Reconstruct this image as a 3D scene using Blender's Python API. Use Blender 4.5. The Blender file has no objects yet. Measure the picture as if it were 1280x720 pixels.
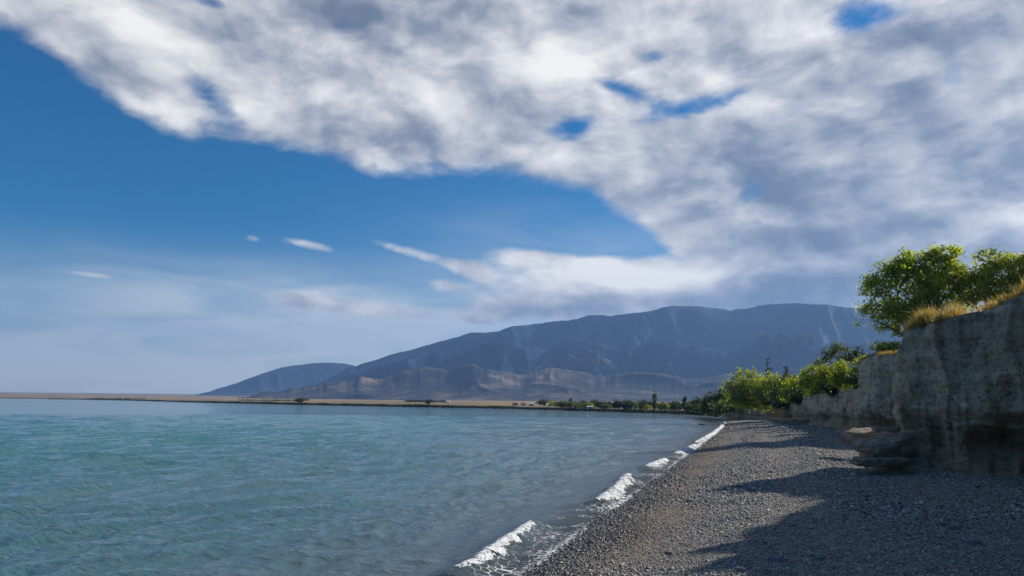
import bpy, math, random
import numpy as np
from mathutils import Matrix, Vector, noise as mnoise

random.seed(7)
RNG = np.random.default_rng(7)
R = math.radians
scene = bpy.context.scene
COL = scene.collection

# ------------------------------------------------------------------ camera
H, F, PITCH, ROLL = 5.0, 900.0, 9.03, 0.6
cam_d = bpy.data.cameras.new('camera')
cam = bpy.data.objects.new('camera', cam_d)
COL.objects.link(cam)
CM = Matrix.Rotation(R(90 + PITCH), 4, 'X') @ Matrix.Rotation(R(ROLL), 4, 'Z')
cam.matrix_world = Matrix.Translation((0, 0, H)) @ CM
cam_d.sensor_width = 36
cam_d.lens = 36 * F / 1280
cam_d.clip_start, cam_d.clip_end = 0.1, 60000
scene.camera = cam
CM3 = CM.to_3x3()

def ray(px, py):
    return CM3 @ Vector(((px - 640) / F, -(py - 360) / F, -1))
def pt(px, py, z=0.0):            # the ground point seen at a pixel of the photo
    d = ray(px, py); t = (z - H) / d.z
    return Vector((d.x * t, d.y * t, z))
def at(px, py, Y):                # the point seen at a pixel, Y metres out
    d = ray(px, py); t = Y / d.y
    return Vector((d.x * t, Y, H + d.z * t))
def azel(px, py):
    d = ray(px, py).normalized()
    return math.atan2(d.x, d.y), math.asin(d.z)

# ------------------------------------------------------------------ light
SUN_AZ, SUN_EL = 65.0, 31.0
sun_dir = Vector((math.sin(R(SUN_AZ)) * math.cos(R(SUN_EL)), math.cos(R(SUN_AZ)) * math.cos(R(SUN_EL)), math.sin(R(SUN_EL))))
sd_ = bpy.data.lights.new('sun', 'SUN')
sd_.energy = 5.0; sd_.angle = R(0.55); sd_.color = (1.0, 0.93, 0.82)
sun = bpy.data.objects.new('sun', sd_); COL.objects.link(sun)
sun.rotation_euler = sun_dir.to_track_quat('Z', 'Y').to_euler()
sun.location = (100, 60, 80)

vs = scene.view_settings
vs.view_transform = 'Standard'; vs.look = 'None'; vs.gamma = 1; vs.use_curve_mapping = False
vs.exposure = 0.4
scene.render.engine = 'CYCLES'
scene.cycles.use_denoising = True
scene.cycles.max_bounces = 6
scene.cycles.transparent_max_bounces = 8
scene.cycles.volume_bounces = 0

# ---- node helper -------------------------------------------------
class NT:
    def __init__(self, tree):
        self.t = tree; self.n = tree.nodes; self.l = tree.links
    def node(self, typ, **kw):
        n = self.n.new(typ)
        for k, v in kw.items():
            setattr(n, k, v)
        return n
    def put(self, sock, v):
        if v is None: return
        if isinstance(v, bpy.types.NodeSocket): self.l.new(v, sock)
        elif hasattr(sock.default_value, '__len__') and not hasattr(v, '__len__'):
            sock.default_value = (v,) * len(sock.default_value)
        else:
            if hasattr(v, '__len__') and len(v) == 3 and len(sock.default_value) == 4: v = (*v, 1)
            sock.default_value = v
    def m(self, op, a, b=None, c=None, clamp=False):
        n = self.node('ShaderNodeMath', operation=op, use_clamp=clamp)
        for i, v in enumerate((a, b, c)): self.put(n.inputs[i], v) if v is not None else None
        return n.outputs[0]
    def v(self, op, a, b=None, s=None):
        n = self.node('ShaderNodeVectorMath', operation=op)
        self.put(n.inputs[0], a)
        if b is not None: self.put(n.inputs[1], b)
        if s is not None: self.put(n.inputs['Scale'], s)
        return n.outputs['Value'] if op in ('LENGTH', 'DOT_PRODUCT', 'DISTANCE') else n.outputs[0]
    def xyz(self, v):
        n = self.node('ShaderNodeSeparateXYZ'); self.put(n.inputs[0], v); return n.outputs
    def cxyz(self, x, y, z):
        n = self.node('ShaderNodeCombineXYZ')
        for i, q in enumerate((x, y, z)): self.put(n.inputs[i], q)
        return n.outputs[0]
    def noise(self, v, scale, detail=4, rough=0.5, dist=0.0, lac=2.0):
        n = self.node('ShaderNodeTexNoise'); self.put(n.inputs['Vector'], v)
        self.put(n.inputs['Scale'], scale); self.put(n.inputs['Detail'], detail)
        self.put(n.inputs['Roughness'], rough); self.put(n.inputs['Distortion'], dist); self.put(n.inputs['Lacunarity'], lac)
        return n.outputs[0]
    def voronoi(self, v, scale, feature='F1', rand=1.0):
        n = self.node('ShaderNodeTexVoronoi', feature=feature); self.put(n.inputs['Vector'], v); self.put(n.inputs['Scale'], scale)
        self.put(n.inputs['Randomness'], rand)
        return n.outputs
    def smooth(self, x, a, b, lo=0.0, hi=1.0):
        n = self.node('ShaderNodeMapRange', interpolation_type='SMOOTHSTEP')
        self.put(n.inputs[0], x); self.put(n.inputs[1], a); self.put(n.inputs[2], b); self.put(n.inputs[3], lo); self.put(n.inputs[4], hi)
        return n.outputs[0]
    def mix(self, f, a, b, blend='MIX'):
        n = self.node('ShaderNodeMix', data_type='RGBA', blend_type=blend)
        self.put(n.inputs[0], f); self.put(n.inputs[6], a); self.put(n.inputs[7], b)
        return n.outputs[2]
    def ramp(self, f, stops, interp='LINEAR'):
        n = self.node('ShaderNodeValToRGB'); e = n.color_ramp.elements; n.color_ramp.interpolation = interp
        while len(e) < len(stops): e.new(0.5)
        for q, (p, c) in zip(e, stops):
            q.position = p; q.color = (*c, 1) if hasattr(c, '__len__') else (c, c, c, 1)
        self.put(n.inputs[0], f); return n.outputs[0]
    def curve(self, f, pts):
        n = self.node('ShaderNodeFloatCurve'); cv = n.mapping.curves[0]
        n.mapping.use_clip = False
        for k, p in enumerate(pts):
            if k < 2: cv.points[k].location = p
            else: cv.points.new(*p)
        n.mapping.update(); self.put(n.inputs['Value'], f); return n.outputs[0]
    def attr(self, name):
        n = self.node('ShaderNodeAttribute', attribute_name=name); return n.outputs
    def bump(self, h, strength=0.5, dist=0.1, normal=None):
        n = self.node('ShaderNodeBump'); self.put(n.inputs['Height'], h); self.put(n.inputs['Strength'], strength); self.put(n.inputs['Distance'], dist)
        if normal is not None: self.put(n.inputs['Normal'], normal)
        return n.outputs[0]

# ------------------------------------------------------------------ sky
world = bpy.data.worlds.new('World'); scene.world = world; world.use_nodes = True
def color_noise(N, v, scale, detail):
    n = N.node('ShaderNodeTexNoise'); N.put(n.inputs['Vector'], v); n.inputs['Scale'].default_value = scale; n.inputs['Detail'].default_value = detail
    return n.outputs['Color']
def build_sky():
    world.node_tree.nodes.clear()
    N = NT(world.node_tree)
    out = N.node('ShaderNodeOutputWorld')
    sky = N.node('ShaderNodeTexSky', sky_type='NISHITA')
    sky.sun_disc = False
    sky.sun_elevation = R(SUN_EL); sky.sun_rotation = R(SUN_AZ)
    sky.altitude = 350; sky.air_density = 1.0; sky.dust_density = 0.6; sky.ozone_density = 3.0
    skc = N.node('ShaderNodeHueSaturation'); N.put(skc.inputs['Color'], sky.outputs[0])
    skc.inputs['Saturation'].default_value = 1.62
    bg = N.node('ShaderNodeBackground'); N.put(bg.inputs[0], skc.outputs[0]); bg.inputs[1].default_value = 0.066

    g = N.node('ShaderNodeTexCoord').outputs['Generated']
    x, y, z = N.xyz(g)
    az = N.m('ARCTAN2', x, y)
    el = N.m('ARCSINE', z)
    zz = N.m('ADD', N.m('MAXIMUM', z, 0.0), 0.20)
    P = N.cxyz(N.m('DIVIDE', x, zz), N.m('DIVIDE', y, zz), 0.0)      # the cloud deck seen from below
    Q = N.cxyz(N.m('MULTIPLY', az, 1.0), N.m('MULTIPLY', el, 1.6), 0.3)  # cumulus seen from the side
    AE = N.cxyz(az, el, 0.0)
    def total(lst):
        acc = 0.0
        for px, py, rx, ry, amp, tilt in lst:
            a0, e0 = azel(px, py)
            mp = N.node('ShaderNodeMapping', vector_type='TEXTURE'); N.put(mp.inputs['Vector'], AE)
            mp.inputs['Location'].default_value = (a0, e0, 0); mp.inputs['Rotation'].default_value = (0, 0, R(tilt)); mp.inputs['Scale'].default_value = (rx / F, ry / F, 1)
            q = N.v('DOT_PRODUCT', mp.outputs[0], mp.outputs[0])
            acc = N.m('MULTIPLY_ADD', N.m('POWER', math.exp(-1), q), amp, acc)
        return acc
    # lower edge of the big cloud deck, as an elevation for each azimuth
    edge = [(-400, -260), (-120, -60), (0, 52), (60, 92), (130, 135), (210, 172), (300, 195), (380, 215), (470, 230), (560, 238), (640, 238), (720, 248), (790, 285),
            (850, 345), (900, 425), (960, 455), (1100, 465), (1400, 470)]
    pts = []
    for px, py in edge:
        a, e = azel(px, py); pts.append(((a + 1.0) / 2.0, e))
    pts = [(0.0, pts[0][1])] + pts + [(1.0, 0.10)]
    ee = N.curve(N.m('MULTIPLY', N.m('ADD', az, 1.0), 0.5), pts)
    above = N.m('SUBTRACT', el, ee)
    deck = N.smooth(above, -0.035, 0.07, -0.55, 1.35)
    holes = total([(262, 118, 60, 20, -1.0, -30), (718, 160, 44, 19, -1.05, 12), (872, 131, 70, 15, -1.05, 8), (778, 112, 52, 13, -0.9, -20), (1090, 18, 75, 20, -1.1, 0),
                   (262, 2, 45, 9, -0.8, 0), (1190, 99, 18, 26, -0.6, 0), (830, 15, 30, 16, -.55, 0), (90, 15, 40, 14, -0.5, -25), (820, 70, 18, 10, -.5, 0)])
    puffs = total([(314, 298, 17, 7, 0.95, -10), (385, 306, 42, 9, 1.3, -8), (520, 317, 72, 11, 1.35, -14), (590, 338, 30, 12, 1.0, -20), (490, 341, 20, 5, 0.9, -8),
                   (110, 343, 44, 6, 0.95, -3), (244, 386, 11, 6, 1.0, 0), (683, 269, 48, 9, 0.9, -8), (555, 355, 34, 8, 0.9, -8), (430, 244, 10, 5, .6, 0),
                   (660, 322, 60, 13, 1.1, -6), (720, 350, 120, 32, 1.6, -4), (850, 355, 90, 34, 1.6, 0), (720, 388, 130, 22, 1.5, 0), (960, 350, 90, 40, 1.3, 0),
                   (800, 378, 90, 16, 1.1, 0), (380, 378, 80, 12, 0.95, -5), (500, 392, 90, 14, 0.8, -5), (610, 398, 35, 14, 1.0, 0), (443, 440, 9, 5, 1.0, 0), (472, 428, 7, 5, 1.0, 0), (520, 433, 24, 4, .8, 8),
                   (470, 385, 130, 22, 0.55, -6), (560, 370, 60, 16, .55, -8)])
    wq = N.v('ADD', Q, N.v('SCALE', N.v('SUBTRACT', color_noise(N, Q, 5.0, 3), (0.5, 0.5, 0.5)), None, 0.10))
    def billow(v):
        a_ = N.node('ShaderNodeTexVoronoi', feature='SMOOTH_F1'); N.put(a_.inputs['Vector'], v); a_.inputs['Scale'].default_value = 6.5
        a_.inputs['Detail'].default_value = 2.0; a_.inputs['Roughness'].default_value = 0.55; a_.inputs['Smoothness'].default_value = 0.6
        return N.m('SUBTRACT', 1.0, a_.outputs['Distance'])
    n1 = N.noise(P, 1.3, 7, 0.52, 0.0)
    n2 = N.noise(wq, 4.2, 11, 0.60, 0.0)
    bl = billow(wq)
    nn = N.m('ADD', N.m('ADD', N.m('MULTIPLY', n1, 0.28), N.m('MULTIPLY', n2, 0.55)), N.m('MULTIPLY', bl, 0.22))
    base = N.m('ADD', N.m('MAXIMUM', deck, N.m('SUBTRACT', puffs, 0.55)), holes)
    n5 = N.noise(N.v('MULTIPLY', wq, (1.0, 1.3, 1.0)), 15.0, 8, 0.60, 0.0)
    n5b = N.noise(N.v('ADD', N.v('MULTIPLY', wq, (1.0, 1.3, 1.0)), (0.006, 0.018, 0.0)), 15.0, 6, 0.60, 0.0)
    base = N.m('ADD', base, N.m('MULTIPLY', N.m('SUBTRACT', n5, 0.5), 0.9))
    front = N.m('MULTIPLY', N.smooth(N.m('ABSOLUTE', az), 1.75, 1.0, -1.2, 0.0), 1.0)  # unseen sky overhead and behind kept cloudless to dim and blue the ambient light
    front = N.m('ADD', front, N.smooth(el, 0.62, 0.95, 0.0, -1.2))
    base = N.m('ADD', base, front)
    dens = N.m('ADD', base, N.m('MULTIPLY', N.m('SUBTRACT', nn, 0.5), 2.8))
    alpha = N.smooth(dens, 0.0, 0.75)
    # thin veil of high cloud low over the lake
    veil = total([(430, 392, 230, 40, 1.0, -4), (150, 430, 380, 60, 0.7, 0), (700, 330, 200, 60, .35, 0), (200, 485, 700, 40, 0.95, 0)])
    n3 = N.noise(N.v('MULTIPLY', Q, (1.0, 3.0, 1.0)), 6.0, 6, 0.55, 0.4)
    veil = N.m('MULTIPLY', veil, N.smooth(n3, 0.25, 0.7, 0.45, 1.15))
    # light and dark of the cloud bellies: same noise stepped towards the sun
    up_ = (0.015, 0.045, 0.0)
    n1b = N.noise(N.v('ADD', P, (0.06, -0.10, 0.0)), 1.3, 5, 0.52, 0.0)
    n2b = N.noise(N.v('ADD', wq, up_), 4.2, 9, 0.58, 0.0)
    blb = billow(N.v('ADD', wq, up_))
    relief = N.m('ADD', N.m('ADD', N.m('MULTIPLY', N.m('SUBTRACT', n1, n1b), 0.6), N.m('MULTIPLY', N.m('SUBTRACT', n2, n2b), 1.8)), N.m('ADD', N.m('MULTIPLY', N.m('SUBTRACT', bl, blb), 0.45), N.m('MULTIPLY', N.m('SUBTRACT', n5, n5b), 0.38)))
    n4 = N.noise(N.v('MULTIPLY', P, (1.0, 1.25, 1.0)), 0.9, 5, 0.55, 0.2)
    shade = total([(1145, 130, 42, 36, -0.40, 20), (1050, 95, 70, 36, -0.30, 10), (930, 235, 150, 50, -0.24, 8), (1130, 250, 220, 46, -0.24, -4), (480, 140, 150, 60, -0.16, -20),
                   (780, 190, 90, 28, -0.20, 0), (1010, 368, 130, 34, -0.55, 0), (1210, 40, 80, 34, -0.24, 0), (720, 20, 90, 30, -.16, 0), (600, 210, 140, 26, -.10, 0),
                   (700, 388, 50, 8, -.25, 0), (890, 290, 160, 22, -.16, -8), (1200, 340, 200, 50, -.22, 0), (560, 40, 110, 40, -.10, 0), (380, 60, 120, 50, -.06, 0), (675, 388, 60, 12, -.2, 0),
                   (560, 160, 90, 24, 0.16, -8), (790, 55, 110, 40, 0.18, 0), (660, 95, 70, 34, 0.16, 0), (985, 128, 70, 36, 0.16, 0), (1180, 75, 60, 26, .16, 0), (160, 75, 150, 34, .10, -24), (930, 50, 60, 20, .14, 0),
                   (730, 345, 110, 22, .32, -4), (850, 350, 60, 18, .32, 0), (640, 322, 50, 10, .3, -6), (385, 306, 42, 9, .2, -8), (520, 317, 72, 11, .2, -14), (780, 260, 70, 14, .12, -12), (840, 285, 60, 14, .14, 0), (830, 350, 60, 16, .14, 0), (520, 317, 80, 14, .1, 0), (690, 358, 60, 14, .1, 0), (610, 395, 30, 10, .12, 0)])
    lum = N.m('ADD', N.m('ADD', N.m('MULTIPLY', relief, 1.2), shade), N.m('ADD', 0.60, N.m('MULTIPLY', N.m('SUBTRACT', n4, 0.5), 0.8)))
    lum = N.m('ADD', lum, N.smooth(dens, 0.5, 0.0, 0.0, 0.12))
    lum = N.m('MULTIPLY_ADD', lum, 0.92, 0.045)
    ccol = N.ramp(lum, [(0.0, (0.155, 0.19, 0.26)), (0.25, (0.27, 0.305, 0.375)), (0.5, (0.475, 0.49, 0.535)), (0.75, (0.72, 0.715, 0.715)), (1.0, (0.97, 0.945, 0.90))])
    bgc = N.node('ShaderNodeBackground'); N.put(bgc.inputs[0], ccol); bgc.inputs[1].default_value = 0.82
    bgv = N.node('ShaderNodeBackground'); bgv.inputs[0].default_value = (0.50, 0.55, 0.585, 1); bgv.inputs[1].default_value = 1.0
    m1 = N.node('ShaderNodeMixShader'); N.put(m1.inputs[0], N.m('MINIMUM', veil, 0.85)); N.l.new(bg.outputs[0], m1.inputs[1]); N.l.new(bgv.outputs[0], m1.inputs[2])
    m2 = N.node('ShaderNodeMixShader'); N.put(m2.inputs[0], N.m('MULTIPLY', alpha, 0.96)); N.l.new(m1.outputs[0], m2.inputs[1]); N.l.new(bgc.outputs[0], m2.inputs[2])
    N.l.new(m2.outputs[0], out.inputs['Surface'])
    world.cycles.sampling_method = 'MANUAL'; world.cycles.sample_map_resolution = 512
build_sky()

# ------------------------------------------------------------------ object helpers
def tag(o, label=None, cat=None, group=None, kind=None):
    if label: o['label'] = label
    if cat: o['category'] = cat
    if group: o['group'] = group
    if kind: o['kind'] = kind
    return o
def empty(name, loc):
    o = bpy.data.objects.new(name, None); o.empty_display_size = 0.3
    COL.objects.link(o); o.location = loc
    return o
def mesh_obj(name, V, faces, mat, parent=None, smooth=True, attrs=None):
    """V (n,3) array, faces (m,k) int array or list of such arrays -> one linked mesh object"""
    V = np.asarray(V, dtype=np.float32)
    fl = faces if isinstance(faces, list) else [faces]
    fl = [np.asarray(f, dtype=np.int32) for f in fl if len(f)]
    me = bpy.data.meshes.new(name)
    me.vertices.add(len(V)); me.vertices.foreach_set('co', V.ravel())
    loops = np.concatenate([f.ravel() for f in fl]) if fl else np.zeros(0, np.int32)
    sizes = np.concatenate([np.full(len(f), f.shape[1], np.int32) for f in fl]) if fl else np.zeros(0, np.int32)
    starts = np.concatenate([[0], np.cumsum(sizes)[:-1]]).astype(np.int32)
    me.loops.add(len(loops)); me.loops.foreach_set('vertex_index', loops)
    me.polygons.add(len(sizes)); me.polygons.foreach_set('loop_start', starts)
    me.polygons.foreach_set('use_smooth', np.full(len(sizes), smooth))
    me.update(calc_edges=True); me.validate()
    for k, a in (attrs or {}).items():
        at_ = me.attributes.new(k, 'FLOAT', 'POINT'); at_.data.foreach_set('value', np.asarray(a, np.float32))
    if mat: me.materials.append(mat)
    o = bpy.data.objects.new(name, me); COL.objects.link(o)
    if parent: o.parent = parent
    return o
class MB:
    """collects tubes, boxes, lumps for one mesh"""
    def __init__(self): self.V = []; self.Q = []; self.T = []; self.n = 0
    def add(self, V, quads=(), tris=()):
        V = np.asarray(V, float).reshape(-1, 3)
        for q in quads: self.Q.append([i + self.n for i in q])
        for t in tris: self.T.append([i + self.n for i in t])
        self.V.append(V); self.n += len(V)
    def box(self, c, s, rz=0.0):
        cx, cy, cz = c; sx, sy, sz = s[0] / 2, s[1] / 2, s[2] / 2
        ca, sa = math.cos(rz), math.sin(rz)
        V = [(cx + x * ca - y * sa, cy + x * sa + y * ca, cz + z) for z in (-sz, sz) for x, y in ((-sx, -sy), (sx, -sy), (sx, sy), (-sx, sy))]
        self.add(V, [(3, 2, 1, 0), (4, 5, 6, 7), (0, 1, 5, 4), (1, 2, 6, 5), (2, 3, 7, 6), (3, 0, 4, 7)])
    def tube(self, pts, rad, n=7):
        pts = [Vector(p) for p in pts]; V = []
        for i, p in enumerate(pts):
            d = (pts[min(i + 1, len(pts) - 1)] - pts[max(i - 1, 0)]).normalized()
            u = d.orthogonal().normalized(); w = d.cross(u)
            for k in range(n):
                a = 2 * math.pi * k / n
                V.append(p + (u * math.cos(a) + w * math.sin(a)) * rad[i])
        q = [(i * n + k, i * n + (k + 1) % n, (i + 1) * n + (k + 1) % n, (i + 1) * n + k) for i in range(len(pts) - 1) for k in range(n)]
        V.append(pts[0]); V.append(pts[-1]); b = len(pts) * n
        t = [(b, (k + 1) % n, k) for k in range(n)] + [(b + 1, b - n + k, b - n + (k + 1) % n) for k in range(n)]
        self.add(V, q, t)
    def build(self, name, mat, parent=None, smooth=True):
        V = np.concatenate(self.V)
        f = []
        if self.Q: f.append(np.array(self.Q))
        if self.T: f.append(np.array(self.T))
        return mesh_obj(name, V, f, mat, parent, smooth)
def material(name):
    m = bpy.data.materials.new(name); m.use_nodes = True; m.node_tree.nodes.clear()
    N = NT(m.node_tree)
    out = N.node('ShaderNodeOutputMaterial'); p = N.node('ShaderNodeBsdfPrincipled')
    N.l.new(p.outputs[0], out.inputs['Surface'])
    return m, N, p, out
def objpos(N): return N.node('ShaderNodeNewGeometry').outputs['Position']

# vectorised value noise (numpy)
def _hash(ix, iy, s):
    h = (ix.astype(np.int64) * 374761393 + iy.astype(np.int64) * 668265263 + s * 974634777) & 0xffffffff
    h = ((h ^ (h >> 13)) * 1274126177) & 0xffffffff
    return ((h ^ (h >> 16)) & 0xffff) / 65535.0
def vnoise(x, y, s=0):
    ix, iy = np.floor(x), np.floor(y); fx, fy = x - ix, y - iy
    u = fx * fx * fx * (fx * (fx * 6 - 15) + 10); w = fy * fy * fy * (fy * (fy * 6 - 15) + 10)
    a, b, c, d = _hash(ix, iy, s), _hash(ix + 1, iy, s), _hash(ix, iy + 1, s), _hash(ix + 1, iy + 1, s)
    return (a * (1 - u) + b * u) * (1 - w) + (c * (1 - u) + d * u) * w
def fbm(x, y, o=5, s=0, g=0.5):
    r, a, t = 0, 1, 0
    for k in range(o):
        r = r + a * vnoise(x * 2 ** k + 17.3 * k, y * 2 ** k - 9.1 * k, s + k); t += a; a *= g
    return r / t
def ridged(x, y, o=5, s=0, g=0.5):
    r, a, t, pv = 0, 1, 0, 1.0
    for k in range(o):
        n = 1 - np.abs(2 * vnoise(x * 2 ** k + 31.7 * k, y * 2 ** k + 11.9 * k, s + k) - 1)
        n = n * n * pv; pv = np.clip(n * 1.6, 0, 1)
        r = r + a * n; t += a; a *= g
    return r / t
def sstep(x, a, b):
    t = np.clip((x - a) / (b - a), 0, 1); return t * t * (3 - 2 * t)

# ------------------------------------------------------------------ lake outline
near_px = [(655, 722), (700, 687), (742, 655), (775, 633), (798, 616), (830, 592), (860, 568), (885, 548), (899, 537), (907, 528.5)]
far_px = [(905, 523.4), (893, 520.8), (880, 519.2), (800, 516.2), (720, 513.7), (640, 511.3), (500, 508.6), (380, 506.2), (250, 503.2), (160, 500.6), (90, 499.3), (0, 498.3)]
SH = [(-95, -260), (-40, -110), (-17, -50), (-8.5, -20), (-5.2, 0), (-2.6, 11)] + [tuple(pt(*p)[:2]) for p in near_px] + [tuple(pt(*p)[:2]) for p in far_px]
print('shore far', [(round(a), round(b)) for a, b in SH])
SH += [(-2400, 2000), (-4200, 1500), (-4200, -1800), (-1500, -2200), (-300, -900)]
SH = np.array(SH)
def lake_dist(x, y):
    """signed distance to the lake outline, positive on land"""
    A = SH; B = np.roll(SH, -1, 0)
    best = np.full(x.shape, 1e18); inside = np.zeros(x.shape, bool)
    for (ax, ay), (bx, by) in zip(A, B):
        ex, ey = bx - ax, by - ay
        t = np.clip(((x - ax) * ex + (y - ay) * ey) / (ex * ex + ey * ey), 0, 1)
        best = np.minimum(best, (x - ax - t * ex) ** 2 + (y - ay - t * ey) ** 2)
        cr = ((ay > y) != (by > y)) & (x < (bx - ax) * (y - ay) / (by - ay + 1e-12) + ax)
        inside ^= cr
    d = np.sqrt(best)
    return np.where(inside, -d, d)
def ground_z(x, y, d):
    r = np.hypot(x, y)
    near = 1.5 * (1 - np.exp(-np.maximum(d, 0) / 9.0)) + 0.10 * (fbm(x / 6, y / 6, 4, 3) - .5) * sstep(d, 1, 8) \
        + 0.12 * np.exp(-((d - 9 - 3 * fbm(x / 14, y / 14, 2, 8)) / 1.2) ** 2) + 0.05 * np.sin(np.clip(d, 0, 60) * 1.1 + 3 * fbm(x / 20, y / 20, 2, 5)) * sstep(d, 2, 6)
    far = 1.6 * (1 - np.exp(-np.maximum(d, 0) / 3.0)) + 0.0042 * np.maximum(d - 20, 0) + 4.5e-7 * np.maximum(d - 20, 0) ** 2 + 2.0 * (fbm(x / 160, y / 160, 4, 2) - .5) * sstep(d, 20, 300)
    k = sstep(r, 220, 340)
    land = near * (1 - k) + far * k
    under = np.maximum(0.10 * d, -3.0)
    return np.where(d > 0, land, under)
def disc(azs, rs):
    A, RR = np.meshgrid(azs, rs, indexing='ij')
    x = np.sin(A) * RR; y = np.cos(A) * RR
    na, nr = A.shape
    i = np.arange(na)[:, None]; j = np.arange(nr - 1)[None, :]
    a = i * nr + j; b = ((i + 1) % na) * nr + j
    F4 = np.stack([a, a + 1, b + 1, b], -1).reshape(-1, 4)
    return x.ravel(), y.ravel(), F4, na, nr
def close_disc(x, y, z, F4, na, nr):
    c = len(x)
    V = np.stack([np.append(x, 0), np.append(y, 0), np.append(z, np.mean(z[::nr]))], 1)
    i = np.arange(na); tri = np.stack([np.full(na, c), i * nr, ((i + 1) % na) * nr], 1)
    return V, [F4, tri]

# ---- ground -------------------------------------------------------
def gravel_color(N, pos, wet=None):
    p2 = N.v('MULTIPLY', pos, (1, 1, 1))
    warp = N.v('ADD', p2, N.v('SCALE', N.node('ShaderNodeTexNoise').outputs[1], None, 0.0))
    v1 = N.voronoi(p2, 22.0); v2 = N.voronoi(p2, 46.0); v3 = N.voronoi(p2, 4.5)
    rnd = N.xyz(v1['Color'])[0]; rnd2 = N.xyz(v2['Color'])[1]; rnd3 = N.xyz(v3['Color'])[0]
    val = N.m('ADD', N.m('ADD', N.m('MULTIPLY', rnd, 0.45), N.m('MULTIPLY', rnd2, 0.2)), N.m('MULTIPLY', rnd3, 0.35))
    big = N.noise(pos, 0.35, 5, 0.6)
    val = N.m('ADD', val, N.m('MULTIPLY', N.m('SUBTRACT', big, 0.5), 0.35))
    col = N.ramp(val, [(0.12, (0.05, 0.052, 0.057)), (0.36, (0.16, 0.163, 0.168)), (0.52, (0.33, 0.327, 0.32)), (0.75, (0.48, 0.465, 0.44)), (0.95, (0.66, 0.64, 0.60))])
    hue = N.ramp(N.xyz(v1['Color'])[2], [(0.0, (0.95, 0.97, 1.0)), (0.5, (1.04, .98, .88)), (0.85, (1.1, 0.98, 0.82)), (1.0, (1.25, 0.94, 0.75))])
    col = N.mix(1.0, col, hue, 'MULTIPLY')
    gap = N.smooth(v1['Distance'], 0.35, 0.75, 1.0, 0.45)
    col = N.mix(1.0, col, gap, 'MULTIPLY')
    h = N.m('ADD', N.m('SUBTRACT', 1.0, v1['Distance']), N.m('ADD', N.m('MULTIPLY', N.m('SUBTRACT', 1.0, v2['Distance']), 0.4), N.m('MULTIPLY', N.m('SUBTRACT', 1.0, v3['Distance']), 1.2)))
    return col, h
def ground_material():
    m, N, p, out = material('ground')
    pos = objpos(N)
    d = N.attr('shore')['Fac']; far = N.attr('far')['Fac']
    gcol, gh = gravel_color(N, pos)
    wob = N.noise(pos, 0.5, 4, 0.6)
    dw = N.m('ADD', d, N.m('MULTIPLY', N.m('SUBTRACT', wob, 0.5), 2.5))
    wet = N.smooth(dw, 0.6, 2.6, 1.0, 0.0)
    brown = N.m('MULTIPLY', N.smooth(dw, 0.4, 1.6), N.smooth(dw, 5.0, 2.0))
    gcol = N.mix(N.m('MULTIPLY', brown, 0.65), gcol, N.mix(1.0, gcol, (0.95, 0.70, 0.46), 'MULTIPLY'))
    gcol = N.mix(wet, gcol, N.mix(1.0, gcol, (0.46, 0.42, 0.38), 'MULTIPLY'))
    # steppe behind the far shore
    ps = N.v('MULTIPLY', pos, (0.0011, 0.0034, 0.0))
    f1 = N.noise(ps, 1.0, 6, 0.62, 0.6)
    f2 = N.noise(N.v('MULTIPLY', pos, (0.004, 0.016, 0.0)), 1.0, 5, 0.6)
    fv = N.m('ADD', N.m('MULTIPLY', f1, 0.7), N.m('MULTIPLY', f2, 0.3))
    scol = N.ramp(fv, [(0.36, (0.060, 0.056, 0.034)), (0.44, (0.11, 0.085, 0.046)), (0.49, (0.24, 0.155, 0.066)), (0.53, (0.42, 0.265, 0.10)), (0.58, (0.11, 0.088, 0.050)), (0.66, (0.44, 0.28, 0.11))])
    grn = N.smooth(d, 420, 120)
    scol = N.mix(N.m('MULTIPLY', grn, 0.75), scol, N.ramp(f2, [(0.3, (0.05, 0.055, 0.035)), (0.7, (0.11, 0.105, 0.06))]))
    bank = N.smooth(d, 30, 12)
    scol = N.mix(bank, scol, (0.03, 0.034, 0.034))
    col = N.mix(far, gcol, scol)
    N.put(p.inputs['Base Color'], col)
    N.put(p.inputs['Roughness'], N.m('SUBTRACT', 0.85, N.m('MULTIPLY', wet, 0.45)))
    N.put(p.inputs['Specular IOR Level'], 0.3)
    N.put(p.inputs['Normal'], N.bump(gh, N.m('SUBTRACT', 1.0, far), 0.05))
    return m
M_GROUND = ground_material()
def build_ground():
    azs = np.radians(np.concatenate([np.arange(-180, -46, 4.0), np.arange(-46, -5, 0.25), np.arange(-5, 48, 0.10), np.arange(48, 180, 4.0)]))
    rs = np.concatenate([np.geomspace(4, 420, 520), np.geomspace(425, 12000, 260)])
    x, y, F4, na, nr = disc(azs, rs)
    d = lake_dist(x, y)
    z = ground_z(x, y, d)
    V, F = close_disc(x, y, z, F4, na, nr)
    far = sstep(np.hypot(x, y), 235, 300)
    mesh_obj('ground', V, F, M_GROUND, attrs={'shore': np.append(d, 3), 'far': np.append(far, 0)})['kind'] = 'structure'
build_ground()

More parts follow.
